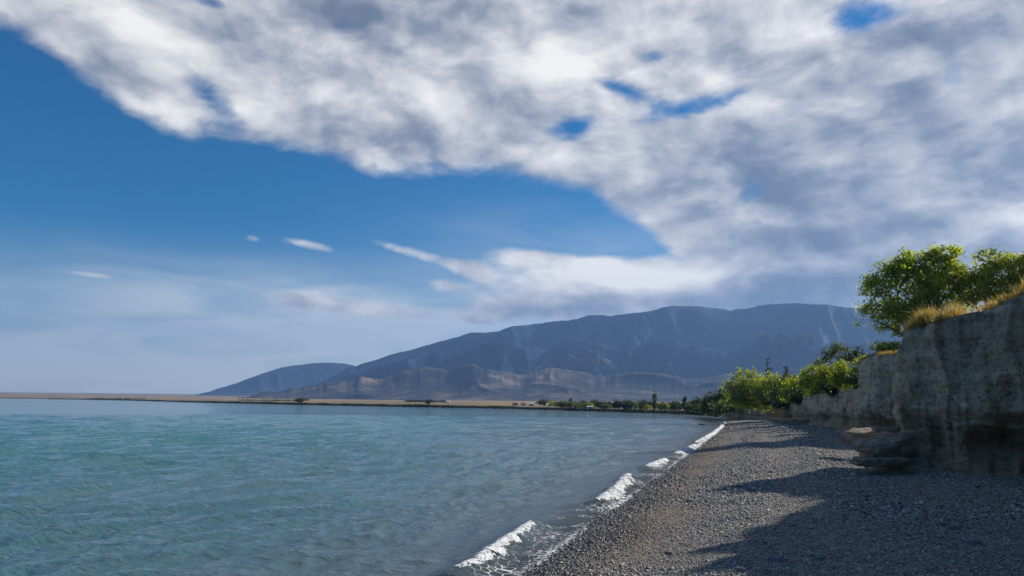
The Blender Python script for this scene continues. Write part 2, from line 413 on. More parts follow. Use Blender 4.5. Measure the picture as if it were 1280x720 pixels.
# ---- water --------------------------------------------------------
BREAKERS = [ # crest lines (pixels at z=0), foam half width in metres, lump height, label
    ([(560, 726), (590, 712), (618, 692), (645, 673), (664, 659)], 0.36, 0.08, 'long white breaking wave closest to the camera, curling beside the wet gravel'),
    ([(742, 634), (760, 624), (772, 612), (784, 597)], 0.55, 0.14, 'broad heap of white foam breaking on the shore beside the middle of the beach'),
    ([(806, 588), (818, 583), (830, 577)], 0.6, 0.10, 'short white breaker between the broad foam heap and the far surf line'),
    ([(842, 571), (855, 565), (868, 558)], 0.6, 0.10, 'narrow white breaker lying on the shore just before the far surf line'),
    ([(868, 556), (880, 549), (890, 543), (899, 536), (905, 529)], 0.6, 0.10, 'farthest white surf line where the gravel beach narrows towards the bushes'),
]
def poly_dist(x, y, P):
    best = np.full(np.shape(x), 1e18)
    for (ax, ay), (bx, by) in zip(P[:-1], P[1:]):
        ex, ey = bx - ax, by - ay
        t = np.clip(((x - ax) * ex + (y - ay) * ey) / (ex * ex + ey * ey), 0, 1)
        best = np.minimum(best, (x - ax - t * ex) ** 2 + (y - ay - t * ey) ** 2)
    return np.sqrt(best)
CREST = [np.array([tuple(pt(*q)[:2]) for q in b[0]]) for b in BREAKERS]
rw = np.random.default_rng(21)
WAVES = []
for lam in np.geomspace(0.55, 6.5, 44):
    th = math.radians(28) + rw.normal(0, 0.42)          # travelling towards the beach
    WAVES.append((2 * math.pi / lam, th, rw.uniform(0, 2 * math.pi), 0.0085 * lam ** 0.80, lam))
def water_z(x, y, d, cell):
    z = np.zeros_like(x)
    gust = 0.55 + 0.9 * fbm(x / 30, y / 30, 3, 40)
    for k, th, ph, a, lam in WAVES:
        fade = np.clip(1.6 - 4.0 * cell / lam, 0, 1)
        pz = k * (x * math.cos(th) - y * math.sin(th)) + ph + 1.2 * fbm(x / (lam * 4), y / (lam * 4), 2, int(lam * 100))
        z += a * fade * gust * (1.3 * (1 - np.abs(np.sin(pz / 2))) * 2 - 1.0)
    z *= sstep(-d, 0.4, 7.0) * 0.85 + 0.15
    for P, b in zip(CREST, BREAKERS):
        z += 0.30 * np.exp(-(poly_dist(x, y, P) / 0.7) ** 2)
    return z
def water_material():
    m, N, p, out = material('lake_water')
    pos = objpos(N); d = N.attr('depth')['Fac']
    w1 = N.noise(N.v('MULTIPLY', pos, (1.0, 0.8, 1.0)), 0.02, 4, 0.6, 0.5)
    deep = N.mix(w1, (0.010, 0.108, 0.120), (0.016, 0.135, 0.142))
    mid = (0.035, 0.100, 0.125); shallow = (0.055, 0.085, 0.100)
    col = N.mix(N.smooth(d, 16, 70), mid, deep)
    col = N.mix(N.smooth(d, 0.5, 14), shallow, col)
    # floating weed and silt streaks close in
    weed = N.m('MULTIPLY', N.smooth(N.noise(pos, 0.35, 4, 0.6, 0.6), 0.60, 0.72), N.smooth(d, 24, 6))
    col = N.mix(N.m('MULTIPLY', weed, 0.5), col, (0.07, 0.075, 0.045))
    # lace of foam left by the last wave
    lace = N.voronoi(N.v('ADD', pos, N.v('SCALE', N.node('ShaderNodeTexNoise').outputs[1], None, 0.0)), 3.2, 'DISTANCE_TO_EDGE')['Distance']
    ln = N.noise(pos, 0.55, 5, 0.65, 0.5)
    fine = N.noise(pos, 7.0, 4, 0.7)
    zone = N.m('MULTIPLY', N.smooth(d, 3.2, 0.5), N.smooth(ln, 0.43, 0.58))
    edge = N.m('MULTIPLY', N.smooth(d, 0.55, 0.08), N.smooth(ln, 0.22, 0.40))
    foam = N.m('MAXIMUM', N.m('MULTIPLY', zone, N.smooth(N.m('ADD', lace, N.m('MULTIPLY', fine, 0.12)), 0.15, 0.07)), N.m('MULTIPLY', edge, N.smooth(fine, 0.35, 0.6)))
    N.put(p.inputs['Base Color'], N.mix(foam, col, (0.8, 0.8, 0.8)))
    N.put(p.inputs['Roughness'], N.m('ADD', 0.06, N.m('MULTIPLY', foam, 0.6)))
    N.put(p.inputs['IOR'], 1.333)
    b1 = N.noise(N.v('MULTIPLY', pos, (0.8, 1.2, 1.0)), 3.6, 4, 0.6, 0.0)
    b2 = N.noise(N.v('MULTIPLY', pos, (0.75, 1.1, 1.0)), 1.1, 3, 0.55, 0.0)
    h = N.m('ADD', N.m('MULTIPLY', b1, 0.10), N.m('MULTIPLY', b2, 0.22))
    gust = N.smooth(N.noise(N.v('MULTIPLY', pos, (0.5, 1.4, 1.0)), 0.045, 5, 0.6, 0.8), 0.35, 0.65, 0.45, 1.0)
    N.put(p.inputs['Normal'], N.bump(h, gust, 0.9))
    tr = N.node('ShaderNodeBsdfTransparent'); tr.inputs[0].default_value = (0.72, 0.80, 0.80, 1)
    mx = N.node('ShaderNodeMixShader')
    N.put(mx.inputs[0], N.m('MAXIMUM', N.smooth(d, -0.3, 3.2, 0.28, 1.0), foam))
    N.l.new(tr.outputs[0], mx.inputs[1]); N.l.new(p.outputs[0], mx.inputs[2]); N.l.new(mx.outputs[0], out.inputs['Surface'])
    return m
M_WATER = water_material()
def build_water():
    azs = np.radians(np.concatenate([np.arange(-180, -44, 4.0), np.arange(-44, 20, 0.085), np.arange(20, 180, 4.0)]))
    rs = np.concatenate([[3, 6, 9, 12], np.geomspace(14, 420, 720), np.geomspace(425, 4200, 90)])
    x, y, F4, na, nr = disc(azs, rs)
    d = lake_dist(x, y)
    r = np.hypot(x, y); cell = r * 0.0047
    far = r > 260
    cell = np.where(far, 99, cell)
    z = water_z(x, y, d, cell)
    keep = (d < 6).reshape(na, nr)
    i = np.arange(na)[:, None]; ok = (keep[:, :-1] | keep[:, 1:]); ok = ok | np.roll(ok, -1, 0)
    V, F = close_disc(x, y, z, F4, na, nr)
    F[0] = F[0][ok.ravel()]
    mesh_obj('water', V, F, M_WATER, attrs={'depth': np.append(-d, 1)})['kind'] = 'structure'
build_water()
def foam_material():
    m, N, p, out = material('foam')
    pos = objpos(N); n = N.noise(pos, 9.0, 5, 0.7)
    N.put(p.inputs['Base Color'], N.ramp(n, [(0.36, (0.30, 0.34, 0.37)), (0.50, (0.66, 0.68, 0.70)), (0.62, (0.84, 0.84, 0.84))]))
    N.put(p.inputs['Roughness'], 0.7)
    N.put(p.inputs['Normal'], N.bump(n, 0.8, 0.06))
    tr = N.node('ShaderNodeBsdfTransparent'); mx = N.node('ShaderNodeMixShader')
    a = N.attr('edge')['Fac']
    f = N.smooth(N.m('ADD', N.m('ADD', N.m('MULTIPLY', N.m('SUBTRACT', N.noise(pos, 2.2, 5, 0.6, 0.4), 0.5), 2.6), N.m('MULTIPLY', N.m('SUBTRACT', N.noise(pos, 11.0, 4, 0.7), 0.5), 2.4)), a), 0.62, 0.86)
    N.put(mx.inputs[0], f); N.l.new(tr.outputs[0], mx.inputs[1]); N.l.new(p.outputs[0], mx.inputs[2]); N.l.new(mx.outputs[0], out.inputs['Surface'])
    return m
M_FOAM = foam_material()
def build_foam():
    for P, (px, hw, lump, label) in zip(CREST, BREAKERS):
        seg = np.hypot(*np.diff(P, axis=0).T); L = np.concatenate([[0], np.cumsum(seg)])
        n = int(L[-1] / 0.07) + 2; m_ = 34
        s = np.linspace(0, L[-1], n)
        cx, cy = np.interp(s, L, P[:, 0]), np.interp(s, L, P[:, 1])
        tx, ty = np.gradient(cx), np.gradient(cy); q = np.hypot(tx, ty); nx, ny = ty / q, -tx / q   # towards the beach
        u = np.linspace(-1, 1, m_)
        wid = hw * (0.15 + 1.5 * fbm(s / 1.1, s * 0 + 3.3, 4, 51, .6)) * np.clip(np.minimum(s, L[-1] - s) / (0.18 * L[-1]) + 0.25, 0, 1)
        off = (u[None, :] + 0.45) * wid[:, None]
        x = cx[:, None] + nx[:, None] * off; y = cy[:, None] + ny[:, None] * off
        shape = np.sqrt(np.clip(1 - u[None, :] ** 2, 0, 1)) * np.ones_like(x)
        d = lake_dist(x.ravel(), y.ravel()).reshape(x.shape)
        base = np.maximum(water_z(x, y, d, np.full_like(x, 0.15)), ground_z(x, y, d)) + 0.012
        z = base + lump * shape * np.clip(wid[:, None] / hw, 0, 1.2) * (0.1 + 1.5 * fbm(x / 0.35, y / 0.35, 5, 60, 0.65) ** 1.5) - 0.05 * (1 - shape)
        V = np.stack([x, y, z], -1).reshape(-1, 3)
        i = np.arange(n - 1)[:, None] * m_; j = np.arange(m_ - 1)[None, :]
        a = i + j
        Fq = np.stack([a, a + m_, a + m_ + 1, a + 1], -1).reshape(-1, 4)
        e = shape * np.clip(np.minimum(s, L[-1] - s)[:, None] / 0.5, 0, 1)
        o = mesh_obj('breaking_wave', V, Fq, M_FOAM, attrs={'edge': e.ravel()})
        tag(o, label, 'wave', 'white waves breaking along the shore')
build_foam()

# ------------------------------------------------------------------ mountains
def mountain_material(name, far=False):
    m, N, p, out = material(name)
    pos = objpos(N)
    t = N.attr('rise')['Fac']; rid = N.attr('gully')['Fac']
    n1 = N.noise(pos, 0.0016, 7, 0.62, 0.4); n2 = N.noise(pos, 0.0075, 6, 0.6)
    low = N.ramp(N.m('ADD', N.m('MULTIPLY', n1, 0.6), N.m('MULTIPLY', n2, 0.4)), [(0.40, (0.022, 0.028, 0.036)), (0.50, (0.048, 0.046, 0.046)), (0.57, (0.13, 0.10, 0.075)), (0.66, (0.26, 0.195, 0.14))])  # brown ground; its lighter tan patches paint sun coming through cloud gaps
    high = N.ramp(n2, [(0.3, (0.006, 0.019, 0.046)), (0.55, (0.015, 0.034, 0.070)), (0.75, (0.040, 0.054, 0.078))])  # dark blue rock; cloud shadow on the upper slopes is put into this colour
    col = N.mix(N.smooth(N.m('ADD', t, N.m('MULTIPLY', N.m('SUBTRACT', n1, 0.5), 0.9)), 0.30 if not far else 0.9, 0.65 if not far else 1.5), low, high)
    crag = N.m('MULTIPLY', N.smooth(rid, 0.42, 0.7), N.m('MULTIPLY', N.smooth(t, 0.62, 0.85), N.smooth(n2, 0.5, 0.66)))
    col = N.mix(N.m('MULTIPLY', crag, 0.35), col, (0.30, 0.31, 0.33))
    fan = N.ramp(N.noise(N.v('MULTIPLY', pos, (0.0012, 0.006, 0.0)), 1.0, 5, 0.6, 0.4), [(0.38, (0.055, 0.050, 0.050)), (0.52, (0.10, 0.083, 0.075)), (0.66, (0.20, 0.155, 0.125))])
    col = N.mix(N.smooth(N.m('ADD', t, N.m('MULTIPLY', N.m('SUBTRACT', n1, 0.5), 0.3)), 0.34, 0.16), col, fan)
    N.put(p.inputs['Base Color'], col); N.put(p.inputs['Roughness'], 0.95); N.put(p.inputs['Specular IOR Level'], 0.1)
    N.put(p.inputs['Normal'], N.bump(n2, 0.7, 40.0))
    return m
def build_range(name, sky_px, r_foot, r_ridge, r_back, seed, amp, mat, foothill=0.0, jag=0.004):
    sa, se = zip(*[azel(*p) for p in sky_px])
    na, nr = 620, 190
    az = np.linspace(sa[0], sa[-1], na); el = np.interp(az, sa, se)
    rf = np.interp(az, [p[0] for p in r_foot], [p[1] for p in r_foot]); rr = np.interp(az, [p[0] for p in r_ridge], [p[1] for p in r_ridge])
    el = el + jag * (fbm(az * 55, az * 0, 6, seed + 9, .6) - .5)
    zr = H + np.tan(el) * rr
    t = np.linspace(0, 1.45, nr)
    A = az[:, None] * np.ones(nr)[None]; T = t[None] * np.ones(na)[:, None]
    RR = rf[:, None] + (rr - rf)[:, None] * T
    x, y = np.sin(A) * RR, np.cos(A) * RR
    d = lake_dist(x[:, 0], y[:, 0]); z0 = ground_z(x[:, 0], y[:, 0], d)[:, None] - 6
    up = np.where(T <= 1, 0.50 * T ** 1.9 + 0.50 * T ** 2.6, 1 - 1.6 * (T - 1))
    z = z0 + (zr[:, None] - z0) * up
    ux, uy = x / 900.0, y / 900.0
    qx = ux + 0.9 * (fbm(ux * .8, uy * .8, 3, seed + 1) - .5); qy = uy + 0.9 * (fbm(ux * .8 + 7, uy * .8, 3, seed + 2) - .5)
    wx = 0.80 * qx + 0.62 * qy; wy = -0.45 * qx + 0.55 * qy
    g = ridged(wx * 1.1, wy * 1.0, 7, seed, 0.55)
    env = sstep(T, 0.10, 0.42) * np.clip((1.03 - T) / 0.16, 0.0, 1)
    z = z + amp * (g - 0.45 + 0.30 * sstep(T, 0.7, 0.95)) * env * np.clip((zr - z0[:, 0])[:, None] / 600, 0.1, 1.4)
    if foothill:
        g2 = ridged(wx * 1.7 + 5, wy * 2.2, 5, seed + 30, 0.5)
        z = z + foothill * np.exp(-((T - 0.33) / 0.16) ** 2) * np.clip(g2 - 0.15, 0, 1) * np.clip((zr - z0[:, 0])[:, None] / 500, 0.15, 1)
    lim = H + np.tan(el)[:, None] * RR                      # no crag stands above the ridge line
    z = z + 25 * sstep(T, .8, 1); k_ = 9.0; z = -k_ * np.logaddexp(-z / k_, -lim / k_)
    V = np.stack([x, y, z], -1).reshape(-1, 3)
    i = np.arange(na - 1)[:, None] * nr; j = np.arange(nr - 1)[None]
    a = i + j; Fq = np.stack([a, a + 1, a + nr + 1, a + nr], -1).reshape(-1, 4)
    o = mesh_obj(name, V, Fq, mat, attrs={'rise': T.ravel(), 'gully': g.ravel()})
    o['kind'] = 'structure'
    return o
M_MTN = mountain_material('shaded_mountain_rock'); M_FOOT = mountain_material('foothill_rock', True)
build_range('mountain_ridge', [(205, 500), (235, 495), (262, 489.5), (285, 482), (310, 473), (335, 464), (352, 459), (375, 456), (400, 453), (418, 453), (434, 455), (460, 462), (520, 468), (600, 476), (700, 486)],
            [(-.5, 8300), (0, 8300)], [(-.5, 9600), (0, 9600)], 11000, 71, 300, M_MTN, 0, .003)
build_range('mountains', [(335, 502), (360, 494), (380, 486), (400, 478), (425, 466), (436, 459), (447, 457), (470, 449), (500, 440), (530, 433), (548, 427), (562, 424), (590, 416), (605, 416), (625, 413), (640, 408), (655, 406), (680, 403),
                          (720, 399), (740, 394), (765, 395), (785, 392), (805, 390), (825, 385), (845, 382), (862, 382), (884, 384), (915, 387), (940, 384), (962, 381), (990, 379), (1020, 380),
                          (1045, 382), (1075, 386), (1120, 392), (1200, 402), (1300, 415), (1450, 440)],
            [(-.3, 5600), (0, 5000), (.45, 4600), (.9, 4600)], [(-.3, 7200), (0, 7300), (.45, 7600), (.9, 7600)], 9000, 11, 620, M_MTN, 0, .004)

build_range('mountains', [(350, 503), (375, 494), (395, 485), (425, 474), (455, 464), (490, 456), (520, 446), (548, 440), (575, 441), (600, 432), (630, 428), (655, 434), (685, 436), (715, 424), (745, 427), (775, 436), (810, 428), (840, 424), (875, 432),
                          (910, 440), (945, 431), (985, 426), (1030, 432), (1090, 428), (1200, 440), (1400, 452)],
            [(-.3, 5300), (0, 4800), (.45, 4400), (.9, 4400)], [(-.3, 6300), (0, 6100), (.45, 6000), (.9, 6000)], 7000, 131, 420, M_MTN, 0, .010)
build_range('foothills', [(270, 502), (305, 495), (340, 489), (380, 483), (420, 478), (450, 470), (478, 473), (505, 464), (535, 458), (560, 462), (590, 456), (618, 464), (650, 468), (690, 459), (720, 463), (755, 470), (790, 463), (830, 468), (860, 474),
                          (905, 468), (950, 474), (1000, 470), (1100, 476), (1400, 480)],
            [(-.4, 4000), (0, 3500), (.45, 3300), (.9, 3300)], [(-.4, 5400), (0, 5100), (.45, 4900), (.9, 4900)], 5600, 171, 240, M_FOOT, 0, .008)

# ------------------------------------------------------------------ cliff and plateau
FOOT = [ # x, y, top height; unseen near stretch raised to throw the beach shade
    (24, -60, 11.0), (20, -30, 10.5), (17.6, -8, 10.6), (17.6, 8, 10.8), (18.8, 18, 11.2), (22.6, 26, 12.2), (28.0, 33, 15.0), (31.2, 37.0, 15.4), (30.4, 40.2, 12.1),
    (28.8, 42.0, 11.1), (26.6, 43.2, 10.3), (24.7, 44.5, 9.75), (24.6, 45.5, 9.7), (26.2, 47.6, 9.6), (33, 50, 9.6), (41, 54, 9.6), (45, 62, 9.8), (44, 70, 10.2), (40.6, 77, 10.5), (39.4, 79.5, 10.5), (40.6, 83.5, 10.4), (43.5, 89, 8.9),
    (48.7, 99, 8.1), (53, 112, 7.8), (58.5, 136, 7.3), (63.5, 160, 6.4), (69, 181, 5.0), (71, 192, 4.3), (70.5, 210, 4.1), (72.5, 238, 3.9), (82, 270, 3.6), (92, 300, 3.2)]
FOOT = np.array(FOOT)
def catmull(P, per):
    out = []
    n = len(P)
    for i in range(n - 1):
        p0, p1, p2, p3 = P[max(i - 1, 0)], P[i], P[i + 1], P[min(i + 2, n - 1)]
        L = np.hypot(*(p2 - p1)[:2]); k = max(2, int(L / per(0.5 * (p1 + p2))))
        for t in np.linspace(0, 1, k, endpoint=False):
            # centripetal-ish: soften overshoot with a tension of .35
            m1, m2 = 0.35 * (p2 - p0), 0.35 * (p3 - p1)
            out.append((2 * t**3 - 3 * t**2 + 1) * p1 + (t**3 - 2 * t**2 + t) * m1 + (-2 * t**3 + 3 * t**2) * p2 + (t**3 - t**2) * m2)
    out.append(P[-1]); return np.array(out)
CL = catmull(FOOT, lambda p: max(0.10, np.hypot(p[0], p[1]) * 0.0016) if 30 < p[1] < 260 else 0.8)
ctx, cty = np.gradient(CL[:, 0]), np.gradient(CL[:, 1])
for _ in range(60):
    ctx = np.convolve(np.pad(ctx, 1, 'edge'), [.25, .5, .25], 'valid'); cty = np.convolve(np.pad(cty, 1, 'edge'), [.25, .5, .25], 'valid')
cq = np.hypot(ctx, cty); CNX, CNY = -cty / cq, ctx / cq       # out of the cliff, towards the lake
CS = np.concatenate([[0], np.cumsum(np.hypot(*np.diff(CL[:, :2], axis=0).T))])
CTOP = CL[:, 2] + 0.75 * (fbm(CS / 2.4, CS * 0 + 1.7, 5, 81, .6) - .5) + 0.35 * (fbm(CS / 9, CS * 0 + 4.1, 3, 82) - .5)
BIG = 0.5 * (fbm(CS / 7, CS * 0, 3, 83) - .5) * 2 
def cliff_material():
    m, N, p, out = material('loess_cliff')
    pos = objpos(N)
    strata = N.noise(N.v('MULTIPLY', pos, (0.10, 0.10, 0.8)), 1.0, 6, 0.6, 0.4)
    fiss = N.noise(N.v('MULTIPLY', pos, (1.1, 1.1, 0.16)), 1.0, 6, 0.62, 0.6)
    fine = N.noise(pos, 3.0, 6, 0.65)
    patch = N.noise(pos, 0.35, 5, 0.6, 0.5)
    wob = N.v('ADD', pos, N.v('SCALE', N.v('SUBTRACT', color_noise(N, pos, 0.9, 4), (0.5, 0.5, 0.5)), None, 1.3))
    ck = N.voronoi(N.v('MULTIPLY', wob, (0.75, 0.75, 0.26)), 1.0, 'DISTANCE_TO_EDGE')['Distance']
    crack = N.m('MULTIPLY', N.smooth(ck, 0.022, 0.002), N.smooth(patch, 0.50, 0.62))
    bed = N.noise(N.v('MULTIPLY', wob, (0.05, 0.05, 2.6)), 1.0, 4, 0.7)
    stone = N.voronoi(N.v('MULTIPLY', pos, (1, 1, 1.5)), 4.5); sv = N.xyz(stone['Color'])[0]
    peb = N.m('MULTIPLY', N.smooth(stone['Distance'], 0.42, 0.30), N.smooth(sv, 0.72, 0.80))
    v = N.m('ADD', N.m('ADD', N.m('MULTIPLY', strata, 0.16), N.m('MULTIPLY', fiss, 0.36)), N.m('ADD', N.m('MULTIPLY', fine, 0.22), N.m('MULTIPLY', patch, 0.26)))
    v = N.m('ADD', v, N.m('MULTIPLY', N.m('SUBTRACT', bed, 0.5), 0.22))
    col = N.ramp(v, [(0.36, (0.10, 0.070, 0.044)), (0.43, (0.33, 0.245, 0.16)), (0.50, (0.54, 0.415, 0.285)), (0.60, (0.70, 0.56, 0.40))])  # tones spread wide to stand in for the wall's weak relief shading
    col = N.mix(N.m('MULTIPLY', peb, 0.6), col, N.mix(sv, (0.5, 0.46, 0.4), (0.14, 0.12, 0.1)))
    col = N.mix(N.m('MULTIPLY', crack, 0.55), col, (0.05, 0.04, 0.03))
    z = N.xyz(pos)[2]
    low_dark = N.smooth(N.m('ADD', z, N.m('MULTIPLY', N.m('SUBTRACT', patch, 0.5), 5.0)), 4.6, 3.2)  # wall colour gets darker low down, with a wandering upper limit
    col = N.mix(N.m('MULTIPLY', low_dark, 0.7), col, N.mix(1.0, col, (0.55, 0.46, 0.38), 'MULTIPLY'))
    N.put(p.inputs['Base Color'], col); N.put(p.inputs['Roughness'], 0.95); N.put(p.inputs['Specular IOR Level'], 0.1)
    h = N.m('ADD', N.m('MULTIPLY', fiss, 0.6), N.m('ADD', N.m('MULTIPLY', bed, 0.45), N.m('MULTIPLY', fine, 0.6)))
    h = N.m('ADD', h, N.m('SUBTRACT', N.m('MULTIPLY', peb, 0.25), N.m('MULTIPLY', crack, 0.4)))
    N.put(p.inputs['Normal'], N.bump(h, 1.0, 0.30))
    return m
M_CLIFF = cliff_material()
def build_cliff():
    n = len(CL); m_ = 120
    t = np.linspace(0, 1, m_)
    S = CS[:, None] * np.ones(m_)[None]; T = t[None] * np.ones(n)[:, None]
    z0 = 0.4
    Z = z0 + (CTOP[:, None] - z0) * T
    hgt = np.maximum(CTOP[:, None] - 1.3, 0.5)
    near = np.exp(-((CL[:, 1] - 38) / 16) ** 2)[:, None]
    tall = np.clip(hgt / 8, 0.15, 1)
    # receding lower wall, overhanging notch, gentle batter above
    zz = (Z - 1.3)
    notch = 1.5 * tall * np.exp(-((zz - (1.2 + 0.9 * fbm(S / 4, S * 0, 2, 90)) * tall) / (0.85 * tall)) ** 2) * (0.25 + 1.0 * sstep(fbm(S / 7, S * 0 + 7, 2, 91), .4, .65))
    cave = np.exp(-((CL[:, 0] - 29.6) ** 2 + (CL[:, 1] - 40) ** 2) / 2.6 ** 2)[:, None] * 2.6 * sstep(3.6 - zz, 0, 0.9) * sstep(zz, -0.5, 0.3)
    apron = 1.2 * np.exp(-np.clip(zz, 0, 99) / 0.45) * tall
    off = 0.9 * (1 - T) * tall - notch - cave + apron
    col = ridged(S / 1.9 + 0.5 * fbm(S / 3, Z / 3, 2, 93), Z / 11, 4, 94)            # vertical flutes and fissures
    off += tall * (0.85 * (col - 0.4) + 1.15 * (fbm(S / 2.6, Z / 3.4, 6, 95, .58) - .5) + 0.26 * (fbm(S / .5, Z / .35, 4, 96, .6) - .5))
    st = fbm(S / 10, Z / 0.42, 4, 97, .6); off += 0.16 * tall * (st - .5)
    blk = vnoise(S / 1.7 + 0.3 * fbm(S, Z, 2, 99), Z / 2.6 + 0.4 * vnoise(S / 1.7, S * 0, 5), 98); off += 0.60 * tall * (np.floor(blk * 4) / 4 - .4)
    off += BIG[:, None] * tall
    # crumbled ledges in the lower third and a broken brow
    led = 2.6 + 0.8 * (fbm(S / 6, S * 0 + 11, 3, 121) - .5) * 2
    off += tall * 0.55 * (sstep(led - zz, -0.15, 0.15) - 1) * -1 * 0.0 + tall * 0.45 * sstep(led - zz, -0.12, 0.12) * (fbm(S / 2.2, S * 0 + 3, 3, 122) > .47)
    led2 = 4.4 + 1.0 * (fbm(S / 8, S * 0 + 21, 3, 123) - .5) * 2
    off += tall * 0.28 * sstep(led2 - zz, -0.10, 0.10) * sstep(fbm(S / 3.1, S * 0 + 13, 3, 124), .42, .52)
    brow = CTOP[:, None] - Z
    off -= tall * 0.5 * np.exp(-brow / 0.35) * sstep(fbm(S / 1.4, S * 0 + 5, 4, 125, .6), .45, .62)
    off += tall * 0.22 * (vnoise(S / .8 + 2 * fbm(S / 2, Z / 2, 2, 126), Z / .7, 127) - .5) * sstep(4.0 - zz, -1, 1)
    off = off * np.clip(1.0 - 0.0 * T, 0, 1)
    x = CL[:, 0][:, None] + CNX[:, None] * off; y = CL[:, 1][:, None] + CNY[:, None] * off
    # turf lip and the flat ground behind it
    V = np.stack([x, y, Z], -1)
    i = np.arange(n - 1)[:, None] * m_; j = np.arange(m_ - 1)[None]
    a = i + j; Fq = np.stack([a, a + 1, a + m_ + 1, a + m_], -1).reshape(-1, 4)
    mesh_obj('cliff', V.reshape(-1, 3), Fq, M_CLIFF)['kind'] = 'structure'
    return V[:, -1, :]
EDGE = build_cliff()
def plateau_material():
    m, N, p, out = material('dry_turf')
    pos = objpos(N); n = N.noise(pos, 0.9, 6, 0.65); n2 = N.noise(pos, 6.0, 5, 0.65)
    N.put(p.inputs['Base Color'], N.ramp(N.m('ADD', N.m('MULTIPLY', n, .6), N.m('MULTIPLY', n2, .4)), [(0.35, (0.09, 0.075, 0.035)), (0.5, (0.20, 0.145, 0.065)), (0.65, (0.28, 0.20, 0.10))]))
    N.put(p.inputs['Roughness'], 0.95); N.put(p.inputs['Normal'], N.bump(n2, 0.8, 0.08))
    return m
def plateau_rise(inward, s):
    return 0.05 * np.minimum(inward, 30) + 0.25 * (fbm(s / 5, inward / 4 + 3, 3, 84) - .5) * np.clip(inward / 1.0, 0, 1)
def build_plateau():
    inn = np.array([-0.05, 0.15, 0.5, 1, 1.7, 2.6, 4, 6, 9, 14, 22, 34, 50, 75])
    n = len(CL); k = len(inn)
    st = max(1, 1)
    I = inn[None] * np.ones(n)[:, None]
    # inland direction turns steadily so that rows never cross
    ix, iy = -CNX.copy(), -CNY.copy()
    for _ in range(500):
        ix = np.convolve(np.pad(ix, 1, 'edge'), [.25, .5, .25], 'valid'); iy = np.convolve(np.pad(iy, 1, 'edge'), [.25, .5, .25], 'valid')
    q = np.hypot(ix, iy); ix, iy = ix / q, iy / q
    w = sstep(I, 3, 20)
    dx = -CNX[:, None] * (1 - w) + (0.94 + 0 * ix[:, None]) * w; dy = -CNY[:, None] * (1 - w) + 0.34 * w * 0 
    x = EDGE[:, 0][:, None] + dx * I; y = EDGE[:, 1][:, None] + dy * I
    z = EDGE[:, 2][:, None] + plateau_rise(I, CS[:, None]) - 0.02
    V = np.stack([x, y, z], -1).reshape(-1, 3)
    i = np.arange(n - 1)[:, None] * k; j = np.arange(k - 1)[None]
    a = i + j; Fq = np.stack([a, a + 1, a + k + 1, a + k], -1).reshape(-1, 4)
    mesh_obj('plateau_ground', V, Fq, plateau_material())['kind'] = 'structure'
build_plateau()
def top_z(x, y):
    """height of the plateau near (x, y)"""
    dd = (EDGE[:, 0] - x) ** 2 + (EDGE[:, 1] - y) ** 2; i = int(np.argmin(dd))
    return EDGE[i, 2] + float(plateau_rise(np.array([math.sqrt(dd[i])]), np.array([CS[i]]))[0]) - 0.05

# ------------------------------------------------------------------ grass on the cliff top
def grass_material(name, cols):
    m, N, p, out = material(name)
    rnd = N.attr('tint')['Fac']
    c = N.ramp(rnd, cols)
    N.put(p.inputs['Base Color'], c); N.put(p.inputs['Roughness'], 0.8); N.put(p.inputs['Specular IOR Level'], 0.1)
    tl = N.node('ShaderNodeBsdfTranslucent'); N.put(tl.inputs[0], c)
    mx = N.node('ShaderNodeMixShader'); mx.inputs[0].default_value = 0.4
    N.l.new(p.outputs[0], mx.inputs[1]); N.l.new(tl.outputs[0], mx.inputs[2]); N.l.new(mx.outputs[0], out.inputs['Surface'])
    return m
def blades(name, base, hgt, wid, tint, mat, kind='stuff'):
    n = len(base)
    a = RNG.uniform(0, 2 * np.pi, n); lean = RNG.normal(0, 0.28, (n, 2)) * hgt[:, None]
    u = np.stack([np.cos(a), np.sin(a), 0 * a], 1) * (wid / 2)[:, None]
    midp = base + np.stack([lean[:, 0] * .35, lean[:, 1] * .35, hgt * 0.6], 1)
    tip = base + np.stack([lean[:, 0], lean[:, 1], hgt * RNG.uniform(.85, 1.0, n)], 1)
    V = np.stack([base - u, base + u, midp + u * .8, midp - u * .8, tip], 1).reshape(-1, 3)
    k = np.arange(n)[:, None] * 5
    o = mesh_obj(name, V, [k + np.array([0, 1, 2, 3]), k + np.array([3, 2, 4])], mat, smooth=False, attrs={'tint': np.repeat(tint, 5)})
    o['kind'] = kind
    return o
def edge_points(n, ylo, yhi, depth, power=1.6):
    idx = np.where((CL[:, 1] > ylo) & (CL[:, 1] < yhi))[0]
    L = np.gradient(CS)[idx]; k = RNG.choice(idx, n, p=L / L.sum())
    inn = depth * RNG.uniform(0, 1, n) ** power
    x = EDGE[k, 0] - CNX[k] * inn; y = EDGE[k, 1] - CNY[k] * inn
    z = EDGE[k, 2] + plateau_rise(inn, CS[k]) - 0.05
    return np.stack([x, y, z], 1), inn, CS[k]
M_GRASS = grass_material('dry_grass', [(0.0, (0.22, 0.13, 0.045)), (0.35, (0.46, 0.31, 0.08)), (0.75, (0.62, 0.47, 0.15)), (0.9, (0.32, 0.33, 0.07)), (1.0, (0.46, 0.20, 0.08))])
M_REED = grass_material('green_grass', [(0.0, (0.10, 0.13, 0.02)), (0.5, (0.17, 0.20, 0.03)), (1.0, (0.26, 0.25, 0.05))])
